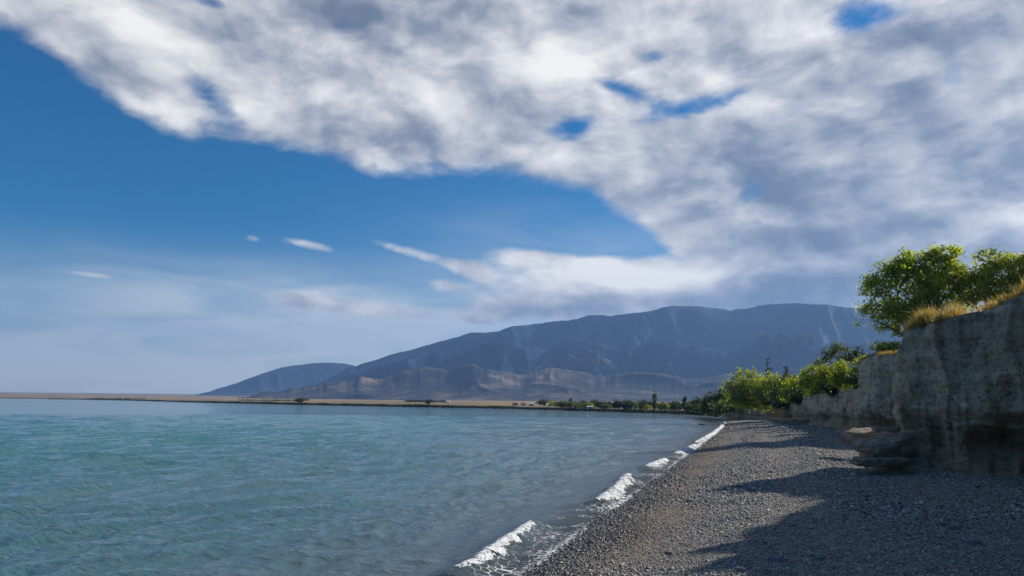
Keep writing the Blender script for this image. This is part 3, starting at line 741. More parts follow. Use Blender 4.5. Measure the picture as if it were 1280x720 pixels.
def build_grass():
    B, inn, s = edge_points(26000, 28, 54, 3.4)
    cl = fbm(B[:, 0] / 0.9, B[:, 1] / 0.9, 3, 101)
    keep = cl > 0.40; B, cl, inn = B[keep], cl[keep], inn[keep]
    h = np.clip(2.6 * (cl - 0.22) * RNG.uniform(0.35, 1.3, len(B)), .08, 1.5) * (0.45 + 0.55 * np.clip(inn / 0.8, 0, 1))
    blades('dry_grass', B, h, RNG.uniform(.02, .05, len(B)), np.clip(0.5 * cl + RNG.uniform(0, .55, len(B)), 0, 1), M_GRASS)
    B, inn, s = edge_points(9000, 54, 92, 3.5)
    h = RNG.uniform(.15, .6, len(B))
    blades('dry_grass', B, h, RNG.uniform(.03, .08, len(B)), np.clip(RNG.uniform(.2, 1.1, len(B)), 0, 1), M_GRASS)
    B, inn, s = edge_points(14000, 92, 300, 7.0)
    h = RNG.uniform(.3, 1.1, len(B))
    blades('green_grass', B, h, RNG.uniform(.08, .18, len(B)), RNG.uniform(0, 1, len(B)), M_REED)
build_grass()

# ------------------------------------------------------------------ trees and bushes
def leaf_material(name, cols, transl=0.45):
    m, N, p, out = material(name)
    pos = objpos(N); t = N.attr('tint')['Fac']
    c = N.ramp(t, cols)
    N.put(p.inputs['Base Color'], c); N.put(p.inputs['Roughness'], 0.55); N.put(p.inputs['Specular IOR Level'], 0.25)
    tl = N.node('ShaderNodeBsdfTranslucent'); N.put(tl.inputs[0], N.mix(1.0, c, (1.35, 1.3, 0.5), 'MULTIPLY'))
    mx = N.node('ShaderNodeMixShader'); mx.inputs[0].default_value = transl
    N.l.new(p.outputs[0], mx.inputs[1]); N.l.new(tl.outputs[0], mx.inputs[2]); N.l.new(mx.outputs[0], out.inputs['Surface'])
    return m
def bark_material():
    m, N, p, out = material('bark')
    n = N.noise(N.v('MULTIPLY', objpos(N), (6, 6, 1.2)), 1.0, 5, 0.6)
    N.put(p.inputs['Base Color'], N.ramp(n, [(0.3, (0.05, 0.042, 0.034)), (0.7, (0.14, 0.12, 0.10))])); N.put(p.inputs['Roughness'], 0.9)
    N.put(p.inputs['Normal'], N.bump(n, 0.6, 0.05))
    return m
M_BARK = bark_material()
L_TREE = leaf_material('willow_leaves', [(0.0, (0.09, 0.14, 0.016)), (0.35, (0.22, 0.29, 0.026)), (0.7, (0.35, 0.41, 0.034)), (1.0, (0.48, 0.51, 0.055))], 0.62)
L_BRIGHT = leaf_material('bright_leaves', [(0.0, (0.07, 0.11, 0.014)), (0.45, (0.25, 0.31, 0.025)), (1.0, (0.46, 0.48, 0.05))], 0.55)
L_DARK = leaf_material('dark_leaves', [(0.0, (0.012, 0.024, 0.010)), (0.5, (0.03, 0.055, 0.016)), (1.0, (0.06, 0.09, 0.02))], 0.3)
L_GREY = leaf_material('grey_leaves', [(0.0, (0.05, 0.075, 0.03)), (0.5, (0.11, 0.15, 0.05)), (1.0, (0.20, 0.23, 0.09))])
L_FAR = leaf_material('far_leaves', [(0.0, (0.022, 0.042, 0.014)), (0.5, (0.05, 0.08, 0.02)), (1.0, (0.10, 0.125, 0.03))], 0.3)

def lobe_crown(lobes, n_clump, n_leaf, size, spread, rng, shell=0.55):
    """leaf quads in clumps spread through ellipsoid lobes; returns V, F, tint, clump centres"""
    vol = np.array([l[3] * l[4] * l[5] for l in lobes]) ** 0.75; vol = vol / vol.sum()
    cc, ct = [], []
    for k in rng.choice(len(lobes), n_clump, p=vol):
        l = lobes[k]
        u = rng.normal(size=3); u /= np.linalg.norm(u)
        r = (shell + (1 - shell) * rng.uniform()) if rng.uniform() < .75 else rng.uniform(0, 1)
        r *= rng.uniform(0.82, 1.16)
        cc.append([l[0] + u[0] * l[3] * r, l[1] + u[1] * l[4] * r, l[2] + u[2] * l[5] * r])
        ct.append(rng.uniform(0.15, 0.85))
    cc = np.array(cc); ct = np.array(ct)
    k = np.repeat(np.arange(n_clump), n_leaf)
    n = len(k)
    sc = spread * rng.uniform(0.55, 1.35, n_clump)[k]
    P = cc[k] + rng.normal(size=(n, 3)) * sc[:, None] * np.array([1, 1, .8])
    nrm = rng.normal(size=(n, 3)) + np.array([0, 0, .5]); nrm /= np.linalg.norm(nrm, axis=1)[:, None]
    a = np.cross(nrm, rng.normal(size=(n, 3))); a /= np.linalg.norm(a, axis=1)[:, None]
    b = np.cross(nrm, a)
    s = size * rng.uniform(0.6, 1.4, n)
    L_ = a * s[:, None]; W_ = b * (s * 0.42)[:, None]
    V = np.stack([P - L_, P - L_ * .1 + W_, P + L_, P - L_ * .1 - W_], 1).reshape(-1, 3)
    Fq = np.arange(n)[:, None] * 4 + np.array([0, 1, 2, 3])
    tint = np.clip(ct[k] + rng.normal(0, 0.16, n), 0, 1)
    return V, Fq, np.repeat(tint, 4), cc
def grow_tree(name, base, lobes, n_clump, n_leaf, size, spread, mat, label, cat, group=None, trunk_r=0.2, stems=3, seed=1, twigs=60):
    """base: point on the ground; lobes in world coordinates"""
    rng = np.random.default_rng(seed)
    base = Vector(base)
    root = empty(name, base); tag(root, label, cat, group)
    lb = [(l[0] - base.x, l[1] - base.y, l[2] - base.z, *l[3:]) for l in lobes]
    V, Fq, tint, cc = lobe_crown(lb, n_clump, n_leaf, size, spread, rng)
    mesh_obj('crown', V, Fq, mat, root, smooth=False, attrs={'tint': tint})
    tb = MB(); hubs = []
    order = sorted(range(len(lb)), key=lambda k: -lb[k][3] * lb[k][5])
    fork = Vector((rng.normal(0, trunk_r), rng.normal(0, trunk_r), max(0.25 * max(l[2] for l in lb), trunk_r * 2)))
    tb.tube([(0, 0, -0.4), (0, 0, 0.1), fork * .55 + Vector((trunk_r * .3, 0, 0)), fork], [trunk_r * 1.5, trunk_r * 1.15, trunk_r, trunk_r * .85], 9)
    for k in order:
        c = Vector(lb[k][:3]); mid = fork.lerp(c, 0.55) + Vector(rng.normal(0, 0.1 * (c - fork).length, 3))
        tb.tube([fork, mid, c], [trunk_r * .6, trunk_r * .38, trunk_r * .16], 6); hubs += [mid, c, mid.lerp(c, .5)]
    for q in cc[:twigs]:
        q = Vector(q); hb = min(hubs, key=lambda h: (h - q).length)
        tb.tube([hb, hb.lerp(q, .5) + Vector(rng.normal(0, .06 * (q - hb).length, 3)), q], [trunk_r * .13, trunk_r * .08, trunk_r * .03], 4)
    tb.build('trunk', M_BARK, root)
    return root
def px_lobes(spec, Y, depth=0.8):
    """(px, py, rx, ry, dY) in photo pixels at Y metres -> world lobes"""
    out = []
    for px, py, rx, ry, dy in spec:
        c = at(px, py, Y + dy); k = (Y + dy) / F
        out.append((c.x, c.y, c.z, rx * k, (rx + ry) / 2 * k * depth, ry * k))
    return out
# the two big ones on the cliff edge
def on_top(px, Y):
    x = (px - 640) / F * Y
    return (x, Y, top_z(x, Y))
grow_tree('willow_tree', on_top(1158, 92),
          px_lobes([(1093, 358, 24, 14, 0), (1118, 340, 26, 18, 0.5), (1140, 328, 26, 18, 1), (1172, 322, 20, 15, 1), (1196, 322, 10, 14, 1), (1150, 352, 34, 24, 0), (1185, 350, 28, 26, 0.5),
                    (1105, 384, 26, 16, -0.3), (1098, 402, 24, 9, 0), (1120, 412, 18, 9, .2), (1130, 385, 26, 20, 0.5), (1165, 380, 30, 18, 0.5), (1082, 385, 14, 6, 0), (1200, 375, 18, 16, 0.5), (1205, 350, 14, 20, .5), (1140, 398, 22, 12, .3)], 92),
          680, 34, 0.20, 0.40, L_TREE, 'spreading green tree showing above and left of the bare cliff corner', 'tree', None, 0.36, seed=5, twigs=260)
grow_tree('willow_tree', on_top(1250, 90),
          px_lobes([(1236, 328, 20, 18, 0), (1262, 334, 22, 18, 0), (1285, 332, 22, 18, 0.5), (1222, 348, 18, 18, 0), (1248, 354, 26, 18, 0.3), (1280, 356, 26, 16, 0), (1310, 345, 30, 24, 0),
                    (1345, 350, 30, 26, 0.5), (1252, 372, 22, 10, -.2), (1212, 372, 14, 14, .3), (1225, 362, 18, 16, .5)], 90),
          480, 32, 0.21, 0.44, L_BRIGHT, 'bright green tree behind the dry grass on the highest part of the cliff', 'tree', None, 0.30, seed=9, twigs=160)
# bushes along the lower bluff beyond
BUSHES = [ # name, base px, Y, lobes, leaf, clumps, label
    ('bush', (932, 506), 192, [(917, 488, 14, 14, 0), (930, 478, 18, 14, 0), (945, 484, 16, 17, 0), (936, 495, 22, 9, 0)], L_BRIGHT, 210, 'broad rounded bright green bush nearest the lake end of the low bank'),
    ('bush', (962, 504), 186, [(955, 484, 12, 12, 0), (968, 482, 16, 14, 0), (980, 487, 12, 12, 0), (966, 494, 20, 8, 0)], L_BRIGHT, 170, 'bright green bush right of the broad rounded one, below the dark poplars'),
    ('bush', (998, 498), 166, [(990, 484, 12, 11, 0), (1002, 487, 13, 10, 0), (1010, 480, 10, 10, 0)], L_BRIGHT, 130, 'small yellowish green bush halfway along the bluff'),
    ('bush', (1022, 490), 146, [(1013, 472, 14, 14, 0), (1026, 466, 16, 13, 0), (1036, 476, 14, 12, 0), (1020, 483, 20, 8, 0)], L_BRIGHT, 190, 'large light green bush under the sparse young tree'),
    ('young_tree', (1046, 484), 138, [(1032, 444, 7, 9, 0), (1044, 438, 10, 10, 0), (1056, 436, 8, 9, 0), (1063, 444, 9, 8, 0), (1024, 452, 7, 8, 0), (1048, 450, 14, 10, 0)], L_GREY, 110, 'sparse pale young tree rising above the bluff bushes'),
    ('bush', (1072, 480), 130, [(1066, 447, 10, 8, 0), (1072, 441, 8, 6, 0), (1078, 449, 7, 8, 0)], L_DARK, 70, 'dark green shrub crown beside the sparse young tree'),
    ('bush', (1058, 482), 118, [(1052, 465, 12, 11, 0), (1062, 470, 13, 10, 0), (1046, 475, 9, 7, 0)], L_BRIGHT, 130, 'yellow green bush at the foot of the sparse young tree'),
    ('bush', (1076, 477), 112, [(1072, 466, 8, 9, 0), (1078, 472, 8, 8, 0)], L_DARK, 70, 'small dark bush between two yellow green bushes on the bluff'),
    ('bush', (1085, 472), 104, [(1082, 455, 10, 10, 0), (1088, 462, 8, 10, 0), (1078, 468, 8, 7, 0)], L_BRIGHT, 120, 'yellow green bush next to the stepped cliff block'),
    ('bush', (1112, 440), 82, [(1106, 436, 8, 4, 0), (1120, 434, 10, 4, 0), (1110, 438, 10, 3, 0)], L_BRIGHT, 60, 'low green shrub on top of the stepped cliff block'),
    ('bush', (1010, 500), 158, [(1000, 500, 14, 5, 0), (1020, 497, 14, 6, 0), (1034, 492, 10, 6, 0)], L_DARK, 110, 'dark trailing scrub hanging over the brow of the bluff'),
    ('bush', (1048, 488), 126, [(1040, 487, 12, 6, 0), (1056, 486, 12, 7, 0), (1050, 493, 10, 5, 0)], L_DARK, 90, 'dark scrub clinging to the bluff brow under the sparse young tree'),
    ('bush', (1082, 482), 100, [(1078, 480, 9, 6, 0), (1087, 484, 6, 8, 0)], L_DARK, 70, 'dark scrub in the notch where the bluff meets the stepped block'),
    ('bush', (1036, 486), 142, [(1030, 470, 11, 10, 0), (1046, 474, 12, 10, 0), (1038, 479, 14, 7, 0)], L_BRIGHT, 130, 'light green bush between the large one and the sparse young tree'),
    ('bush', (984, 501), 176, [(980, 480, 9, 9, 0), (990, 476, 8, 8, 0), (987, 490, 12, 8, 0)], L_GREY, 110, 'greyish green bush below the smaller dark poplar'),
    ('bush', (978, 506), 180, [(970, 505, 12, 5, 0), (988, 503, 12, 5, 0)], L_FAR, 90, 'dull green scrub along the brow below the yellowish bush'),
    ('bush', (948, 508), 190, [(935, 506, 14, 5, 0), (955, 505, 14, 5, 0)], L_BRIGHT, 90, 'low bright scrub filling the gap under the broad rounded bush'),
    ('bush', (900, 512), 250, [(893, 500, 11, 8, 0), (905, 496, 9, 8, 0), (903, 505, 12, 6, 0)], L_FAR, 110, 'dark green bush at the end of the beach beside the water'),
    ('bush', (893, 516), 262, [(890, 511, 9, 5, 0), (897, 513, 7, 4, 0)], L_GREY, 60, 'small pale green bush at the waterline where the beach ends'),
    ('bush', (912, 514), 225, [(911, 510, 8, 3, 0), (905, 512, 7, 3, 0)], L_GREY, 50, 'flat pale shrub under the dark bush at the end of the beach'),
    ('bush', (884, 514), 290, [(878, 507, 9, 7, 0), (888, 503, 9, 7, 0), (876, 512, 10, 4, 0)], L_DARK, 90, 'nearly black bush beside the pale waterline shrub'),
]
for k, (nm, (bx, by), Y, spec, mat, nc, label) in enumerate(BUSHES):
    b = at(bx, by, Y); lob = px_lobes([(q[0], q[1], q[2] * 1.15, q[3] * 1.15, q[4]) for q in spec], Y)
    sz = 0.0016 * Y
    if nm == 'bush': lob += px_lobes([(bx - 12, by - 6, 12, 8, 0), (bx + 8, by - 5, 14, 8, 0.5)], Y); nc = int(nc * 1.5)
    sparse = nm == 'young_tree'
    grow_tree(nm, b, lob, nc, 14 if sparse else 20, sz, sz * 1.9, mat, label, 'tree' if sparse else 'bush', 'bushes along the bluff' if not sparse else None, 0.0011 * Y if sparse else 0.0007 * Y, seed=40 + k, twigs=60 if sparse else 24)

# ---- far trees: columns and the green strip of the village
def poplar(px, base_y, top_y, Y, w, label, seed, group=None, mat=L_DARK):
    b = at(px, base_y, Y); tp = at(px, top_y, Y); hh = tp.z - b.z; wr = w / 2 * Y / F
    lob = [(b.x, b.y, b.z + hh * q, wr * r, wr * r, hh * .17) for q, r in ((.22, .8), (.42, 1.0), (.62, .9), (.8, .6), (.92, .32))]
    return grow_tree('poplar_tree', b, lob, 60, 14, 0.0011 * Y, 0.0011 * Y, mat, label, 'tree', group, wr * .2, seed=seed, twigs=6)
poplar(961, 490, 449, 330, 10, 'dark columnar poplar standing behind the broad bright bushes', 201)
poplar(984, 490, 457, 345, 8, 'smaller dark poplar just right of the taller one behind the bushes', 202)
def shoreY(px):
    xs = [p[0] for p in far_px][::-1]; ys = [pt(*p).y for p in far_px][::-1]
    return float(np.interp(px, xs, ys))
def shore_gz(p):
    x, y = np.array([p[0]]), np.array([p[1]]); return float(ground_z(x, y, lake_dist(x, y))[0])
def far_base(px, back):
    Y = shoreY(px) + back; x = (px - 640) / F * Y
    # correct for roll: find x whose pixel is px
    p = at(px, 508, Y); return Vector((p.x, Y, shore_gz((p.x, Y))))
for px, top_y, back, w, label, s in [(818, 490.5, 40, 6.5, 'tallest dark poplar standing alone above the village strip', 210), (856, 496.5, 30, 3, 'thin dark poplar in the strip right of the tallest one', 211),
                                     (884, 493.5, 40, 3.5, 'thin poplar near the end of the strip by the beach', 212), (903, 494, 30, 3, 'thin dark poplar just above the dark bush at the beach end', 213), (713, 497.5, 60, 3.5, 'lone small dark poplar above the low sheds', 214)]:
    b = far_base(px, back); pxb = 505
    bz = b.z; Y = b.y
    tp = at(px, top_y, Y); hh = tp.z - bz; wr = w / 2 * Y / F
    lob = [(b.x, b.y, bz + hh * q, wr * r, wr * r, hh * .17) for q, r in ((.22, .8), (.42, 1.0), (.62, .9), (.8, .6), (.92, .32))]
    grow_tree('poplar_tree', b, lob, 50, 12, 0.45, 0.4, L_DARK, label, 'tree', None, wr * .2, seed=s, twigs=4)
def proto_tree(seed, mat):
    rng = np.random.default_rng(seed)
    lobes = [(rng.normal(0, .35), rng.normal(0, .3), rng.uniform(.45, .8), rng.uniform(.35, .6), rng.uniform(.35, .6), rng.uniform(.28, .42)) for _ in range(5)]
    V, Fq, tint, cc = lobe_crown(lobes, 46, 11, 0.13, 0.13, rng)
    root = empty('broadleaf_tree', (0, 0, 0))
    mesh_obj('crown', V, Fq, mat, root, smooth=False, attrs={'tint': tint})
    tb = MB(); tb.tube([(0, 0, -.15), (0.02, 0, .3), (0, 0.02, .7)], [.07, .05, .02], 6); tb.build('trunk', M_BARK, root)
    return root
def copy_tree(o):
    c = o.copy(); COL.objects.link(c)
    for ch in o.children:
        q = ch.copy(); COL.objects.link(q); q.parent = c
    return c
protos = [(proto_tree(301, L_FAR), 'low dark green tree in the village strip along the far shore'), (proto_tree(302, L_DARK), 'blackish green tree in the village strip along the far shore'),
          (proto_tree(303, L_BRIGHT), 'light yellow green tree in the village strip along the far shore'), (proto_tree(304, L_GREY), 'greyish green tree in the village strip along the far shore')]
used = set(); rt = random.Random(5)
for i in range(120):
    px = 692 + (905 - 692) * (i + rt.random()) / 120
    k = rt.choices(range(4), [5, 3, 1.6 + (px > 800), 2])[0]
    back = rt.uniform(8, 130) if px > 720 else rt.uniform(40, 150)
    b = far_base(px, back)
    o = protos[k][0] if k not in used else copy_tree(protos[k][0])
    used.add(k)
    hgt = rt.uniform(2.4, 4.8)
    o.location = b; o.scale = (hgt * rt.uniform(.8, 1.2),) * 2 + (hgt,); o.rotation_euler = (0, 0, rt.uniform(0, 6.28))
    tag(o, protos[k][1], 'tree', protos[k][1].replace(' tree in', ' trees in'))
for px, back, hgt, w, label in [(377, 40, 5.2, 1.7, 'dark clump of a tree alone on the bare far shore'), (537, 60, 4.5, 1.0, 'small round dark tree alone on the dry plain'), (681, 160, 5.0, 1.6, 'dark tree between the small white houses')]:
    o = copy_tree(protos[1][0]); b = far_base(px, back); o.location = b; o.scale = (hgt * w, hgt * w, hgt); tag(o, label, 'tree'); o.pop('group', None) if hasattr(o, 'pop') else None
    if 'group' in o.keys(): del o['group']
# shelter belts far out on the steppe: woods that read as one dark line
def belt(px0, px1, Y, hgt, seed, name='forest'):
    rng = np.random.default_rng(seed); V = []; F_ = []; tt = []
    lob = []
    for px in np.linspace(px0, px1, 26):
        p = at(px, 500, Y + rng.normal(0, 10)); z = shore_gz((p.x, p.y)); lob.append((p.x, p.y, z + hgt * .5, hgt * 1.6, hgt, hgt * rng.uniform(.4, .7)))
    V, Fq, tint, cc = lobe_crown(lob, 220, 8, hgt * .35, hgt * .35, rng)
    o = mesh_obj(name, V, Fq, L_DARK, smooth=False, attrs={'tint': tint}); o['kind'] = 'stuff'; return o
belt(508, 556, 1500, 4.0, 401); belt(110, 180, 2300, 3.5, 402); belt(300, 380, 1700, 3.0, 403)

def reeds():
    rng = np.random.default_rng(55); n = 16000
    xs = np.array([p[0] for p in far_px][::-1], float); ys = np.array([p[1] for p in far_px][::-1])
    px = rng.uniform(60, 898, n); P = np.array([tuple(pt(a, b)[:2]) for a, b in zip(px, np.interp(px, xs, ys))])
    r = np.hypot(P[:, 0], P[:, 1]); push = 1 + rng.uniform(-.2, 9, n) / r
    P = P * push[:, None]; d = lake_dist(P[:, 0], P[:, 1]); z = np.maximum(ground_z(P[:, 0], P[:, 1], d), -.1)
    hh = (0.5 + 1.3 * fbm(px / 14, px * 0, 3, 66)) * rng.uniform(.6, 1.3, n) * np.clip(r / 700, .6, 1.6)
    blades('reeds', np.stack([P[:, 0], P[:, 1], z], 1), hh, .0011 * r, rng.uniform(0, 1, n), grass_material('reeds', [(0, (.012, .022, .016)), (.6, (.03, .045, .024)), (1, (.07, .075, .035))]))
reeds()

# ------------------------------------------------------------------ village
def plain_mat(name, col, rough=0.7, var=0.25):
    m, N, p, out = material(name)
    n = N.noise(objpos(N), 1.7, 5, 0.65)
    N.put(p.inputs['Base Color'], N.mix(N.m('MULTIPLY', N.smooth(n, 0.35, 0.7), var), col, tuple(c * .5 for c in col))); N.put(p.inputs['Roughness'], rough)
    return m
M_WHITE = plain_mat('whitewash', (0.88, 0.87, 0.84), .6, .12); M_PINK = plain_mat('pink_plaster', (0.55, 0.34, 0.28)); M_ROOFR = plain_mat('red_roof', (0.30, 0.10, 0.07)); M_ROOFG = plain_mat('tin_roof', (0.62, 0.63, 0.64), .4)
M_DARKW = plain_mat('dark_wood', (0.05, 0.04, 0.035)); M_GLASSD = plain_mat('window_glass', (0.04, 0.05, 0.06), .15)
def house(px, back, w, dpt, hw, hr, wall, roof, label, name='house', cat='house'):
    b = far_base(px, back)
    r = empty(name, b); tag(r, label, cat)
    q = MB(); q.box((0, 0, hw / 2 - .2), (w, dpt, hw + .4)); q.build('wall', wall, r, False)
    q = MB(); ow, od = w / 2 + .2, dpt / 2 + .25
    q.add([(-ow, -od, hw), (ow, -od, hw), (ow, od, hw), (-ow, od, hw), (-ow, 0, hw + hr), (ow, 0, hw + hr)], [(0, 1, 5, 4), (2, 3, 4, 5), (3, 2, 1, 0)], [(0, 4, 3), (1, 2, 5)])
    q.build('roof', roof, r, False)
    q = MB(); q.box((0, -dpt / 2 - .02, .85), (.7, .05, 1.7)); q.build('door', M_DARKW, r, False)
    for s in (-1, 1):
        q = MB(); q.box((s * w * .3, -dpt / 2 - .02, hw * .6), (w * .16, .05, hw * .34)); q.build('window', M_GLASSD, r, False)
    return r
house(644, 190, 5.5, 4, 2.0, 1.1, M_PINK, M_ROOFR, 'pinkish house with a red roof, first of the village on the bare shore')
house(654, 150, 4.5, 3.5, 2.0, 1.0, M_WHITE, M_ROOFR, 'white house with a red roof beside the pinkish house')
house(664, 170, 4.0, 3.5, 1.9, .9, M_PINK, M_ROOFG, 'pinkish house with a pale tin roof left of the dark tree')
house(687, 150, 3.6, 3.2, 2.0, .8, M_WHITE, M_ROOFG, 'white house with a pale tin roof right of the dark tree')
house(722, 120, 5.2, 3.2, 2.2, 1.2, M_WHITE, M_ROOFG, 'long pale roofed house showing above the green strip near the shed')
house(750, 130, 5.0, 3.2, 2.4, 1.2, M_WHITE, M_ROOFG, 'pale roofed house behind the trees above the white shed')
house(560, 420, 5.0, 4, 2.4, 1.2, M_WHITE, M_ROOFG, 'small white house alone at the end of the dark shelter belt')
house(728 + 9, 6, 3.6, 2.4, 1.7, .5, M_WHITE, M_ROOFG, 'white shed standing right at the far waterline', 'shed', 'shed')
house(876, 5, 3.2, 2.4, 1.1, .35, M_WHITE, M_ROOFG, 'low white hut at the waterline beside the black bush', 'hut', 'hut')
def post(px, back, hgt, label):
    b = far_base(px, back); r = empty('mooring_post', b); tag(r, label, 'post')
    q = MB(); q.tube([(0, 0, -.4), (0, 0, hgt)], [.16, .13], 8); q.build('pole', M_WHITE, r)
    q = MB(); q.tube([(0, 0, hgt), (0, 0, hgt + .12)], [.22, .2], 8); q.build('cap', M_WHITE, r)
post(777, 4, 2.2, 'white post on the far shore left of the beached white boat')
post(797, 4, 1.8, 'second white post on the far shore next to the beached white boat')
def boat(loc, L, rz, label, name='rowing_boat'):
    r = empty(name, loc); r.rotation_euler = (0, 0, rz); tag(r, label, 'boat')
    n = 13; V = []
    for i in range(n):
        t = i / (n - 1); x = (t - .5) * L; w = L * .19 * (1 - max(0, (t - .45) / .55) ** 2.2) * (1 if t > .02 else .85); sheer = .16 * L * (1 + .5 * (abs(t - .4) * 1.4) ** 2)
        for a, zf in ((-1, 1), (-.8, .35), (0, 0), (.8, .35), (1, 1)): V.append((x, a * w, (zf * sheer) - .04 * L))
    q = MB(); q.add(V, [(i * 5 + k, i * 5 + k + 1, (i + 1) * 5 + k + 1, (i + 1) * 5 + k) for i in range(n - 1) for k in range(4)] + [(0, 1, 3, 4)], [(1, 2, 3)]); 
    q.build('hull', M_WHITE, r)
    g = MB()
    for s in (0, 4): g.tube([Vector(V[i * 5 + s]) for i in range(n)], [L * .012] * n, 6)
    g.build('gunwale', M_DARKW, r)
    for x in (-.2, .1):
        q = MB(); q.box((x * L, 0, .08 * L), (.09 * L, .33 * L, .02 * L)); q.build('seat', M_DARKW, r, False)
    dk = MB(); dk.add([V[i * 5 + s] for i in range(7, 13) for s in (0, 4)], [(2 * i, 2 * i + 1, 2 * i + 3, 2 * i + 2) for i in range(5)]); dk.V[-1][:, 2] += .012 * L; dk.build('deck', M_WHITE, r, False)  # deck added so the backlit boat shows a bright white top
    keel = MB(); keel.tube([(-.45 * L, 0, -.035 * L), (.4 * L, 0, -.035 * L)], [.02 * L, .02 * L], 6); keel.build('keel', M_DARKW, r)
p = pt(877, 531, 0); boat((p.x, p.y, 0.04), 1.7, 0.15, 'small white boat floating off the end of the beach')
b = far_base(811, 2); boat((b.x, b.y, b.z + .05), 3.2, 0.2, 'white boat beached on the far shore below the tallest poplar')
b = far_base(404, 3); boat((b.x, b.y, b.z + .05), 5.0, 0.1, 'pale boat beached on the bare far shore right of the dark tree clump')

# ------------------------------------------------------------------ stones
def rock_material(name, a, b):
    m, N, p, out = material(name)
    pos = objpos(N); n = N.noise(pos, 2.2, 6, 0.65); s = N.noise(N.v('MULTIPLY', pos, (.5, .5, 5)), 1.0, 4, .6)
    v = N.m('ADD', N.m('MULTIPLY', n, .6), N.m('MULTIPLY', s, .4))
    N.put(p.inputs['Base Color'], N.ramp(v, [(0.35, a), (0.65, b)])); N.put(p.inputs['Roughness'], .95); N.put(p.inputs['Specular IOR Level'], .15)
    N.put(p.inputs['Normal'], N.bump(v, 1.0, .12))
    return m
M_ROCK = rock_material('fallen_block', (0.12, 0.088, 0.062), (0.42, 0.335, 0.25)); M_COBBLE = rock_material('cobble', (.10, .10, .105), (.30, .29, .28)); M_STONE = rock_material('pale_stone', (.3, .3, .3), (.5, .5, .48))
def rock(name, c, s, rot, seed, mat, label, cat, sharp=0.6, group=None, res=26):
    n = res; V = []; idx = {}
    F_ = []
    def key(p): return tuple(np.round(p, 5))
    for ax in range(3):
        for sg in (-1, 1):
            g = np.zeros((n + 1, n + 1), int)
            for i in range(n + 1):
                for j in range(n + 1):
                    u, v = -1 + 2 * i / n, -1 + 2 * j / n
                    p = [0, 0, 0]; p[ax] = sg; p[(ax + 1) % 3] = u; p[(ax + 2) % 3] = v
                    k = key(p)
                    if k not in idx: idx[k] = len(V); V.append(p)
                    g[i, j] = idx[k]
            for i in range(n):
                for j in range(n):
                    q = (g[i, j], g[i + 1, j], g[i + 1, j + 1], g[i, j + 1]); F_.append(q if sg > 0 else q[::-1])
    V = np.array(V, float)
    sph = V / np.linalg.norm(V, axis=1)[:, None]
    P = V * sharp + sph * (1 - sharp) * 1.15
    out = []
    for p in P:
        v = Vector(p); o = Vector((seed * 3.1, seed * 1.7, seed))
        d = 0.22 * mnoise.fractal(v * 1.1 + o, 0.9, 2.0, 5) + 0.05 * mnoise.fractal(v * 5 + o, .9, 2, 4)
        d += 0.10 * (math.floor(3 * mnoise.noise(Vector((v.x * .4, v.y * .4, v.z * 2.4)) + o)) / 3)
        q = v * (1 + d); out.append((q.x * s[0], q.y * s[1], q.z * s[2]))
    o = mesh_obj(name, np.array(out), np.array(F_), mat)
    o.location = c; o.rotation_euler = rot
    tag(o, label, cat, group); return o
def gz(x, y):
    a, b = np.array([x]), np.array([y]); return float(ground_z(a, b, lake_dist(a, b))[0])
def rock_px(px, py, Y, w, h, dp, rot, seed, label, sharp=.65):
    k = Y / F; c = at(px, py, Y)
    return rock('boulder', c, (w / 2 * k, dp / 2 * k, h / 2 * k), rot, seed, M_ROCK, label, 'boulder', sharp, 'blocks fallen from the cliff')
rock_px(1079, 545, 54, 36, 15, 40, (0, R(-8), .3), 1, 'rounded reddish block at the cliff foot, farthest back of the fallen blocks')
rock_px(1106, 561, 44.3, 56, 27, 44, (R(6), R(-14), .2), 2, 'largest fallen block, sloping slab leaning against the cliff foot')
rock_px(1102, 577, 42.8, 62, 9, 34, (0, R(-2), .1), 3, 'low flat slab lying on the gravel under the largest fallen block')
rock_px(1076, 576, 43.2, 18, 9, 16, (0, 0, .8), 4, 'smallest dark block at the left tip of the low flat slab')
rock_px(1112, 541, 47.0, 40, 12, 30, (0, R(4), -.2), 5, 'narrow ledge of block wedged between the cliff corner and the largest block')
rock_px(1008, 527, 150, 40, 7, 60, (0, 0, .2), 7, 'low dark block under the far bluff beside the narrow beach')
for px, py, s, label in [(1134, 639, .16, 'pale rounded stone lying alone on the shaded gravel'), (1105, 636, .12, 'small flat white stone left of the pale rounded stone in shade'), (964, 583, .16, 'white stone at the edge of the shadow on the sunlit gravel')]:
    c = pt(px, py, 1.2); z = gz(c.x, c.y); rock('stone', (c.x, c.y, z + s * .3), (s, s * .8, s * .55), (0, 0, px), px % 17, M_STONE, label, 'stone', .25, None, 10)
rq = random.Random(3)
for k in range(16):
    c = pt(rq.uniform(700, 1270), rq.uniform(600, 715), 1.2); dd = float(lake_dist(np.array([c.x]), np.array([c.y]))[0])
    if dd < 2: continue
    sz = rq.uniform(.09, .2); rock('cobble', (c.x, c.y, gz(c.x, c.y) + sz * .2), (sz, sz * rq.uniform(.6, .9), sz * .5), (0, 0, rq.uniform(0, 6)), k + 20, M_COBBLE, 'larger grey cobble half sunk in the fine beach gravel', 'stone', .3, 'larger cobbles scattered on the gravel', 8)
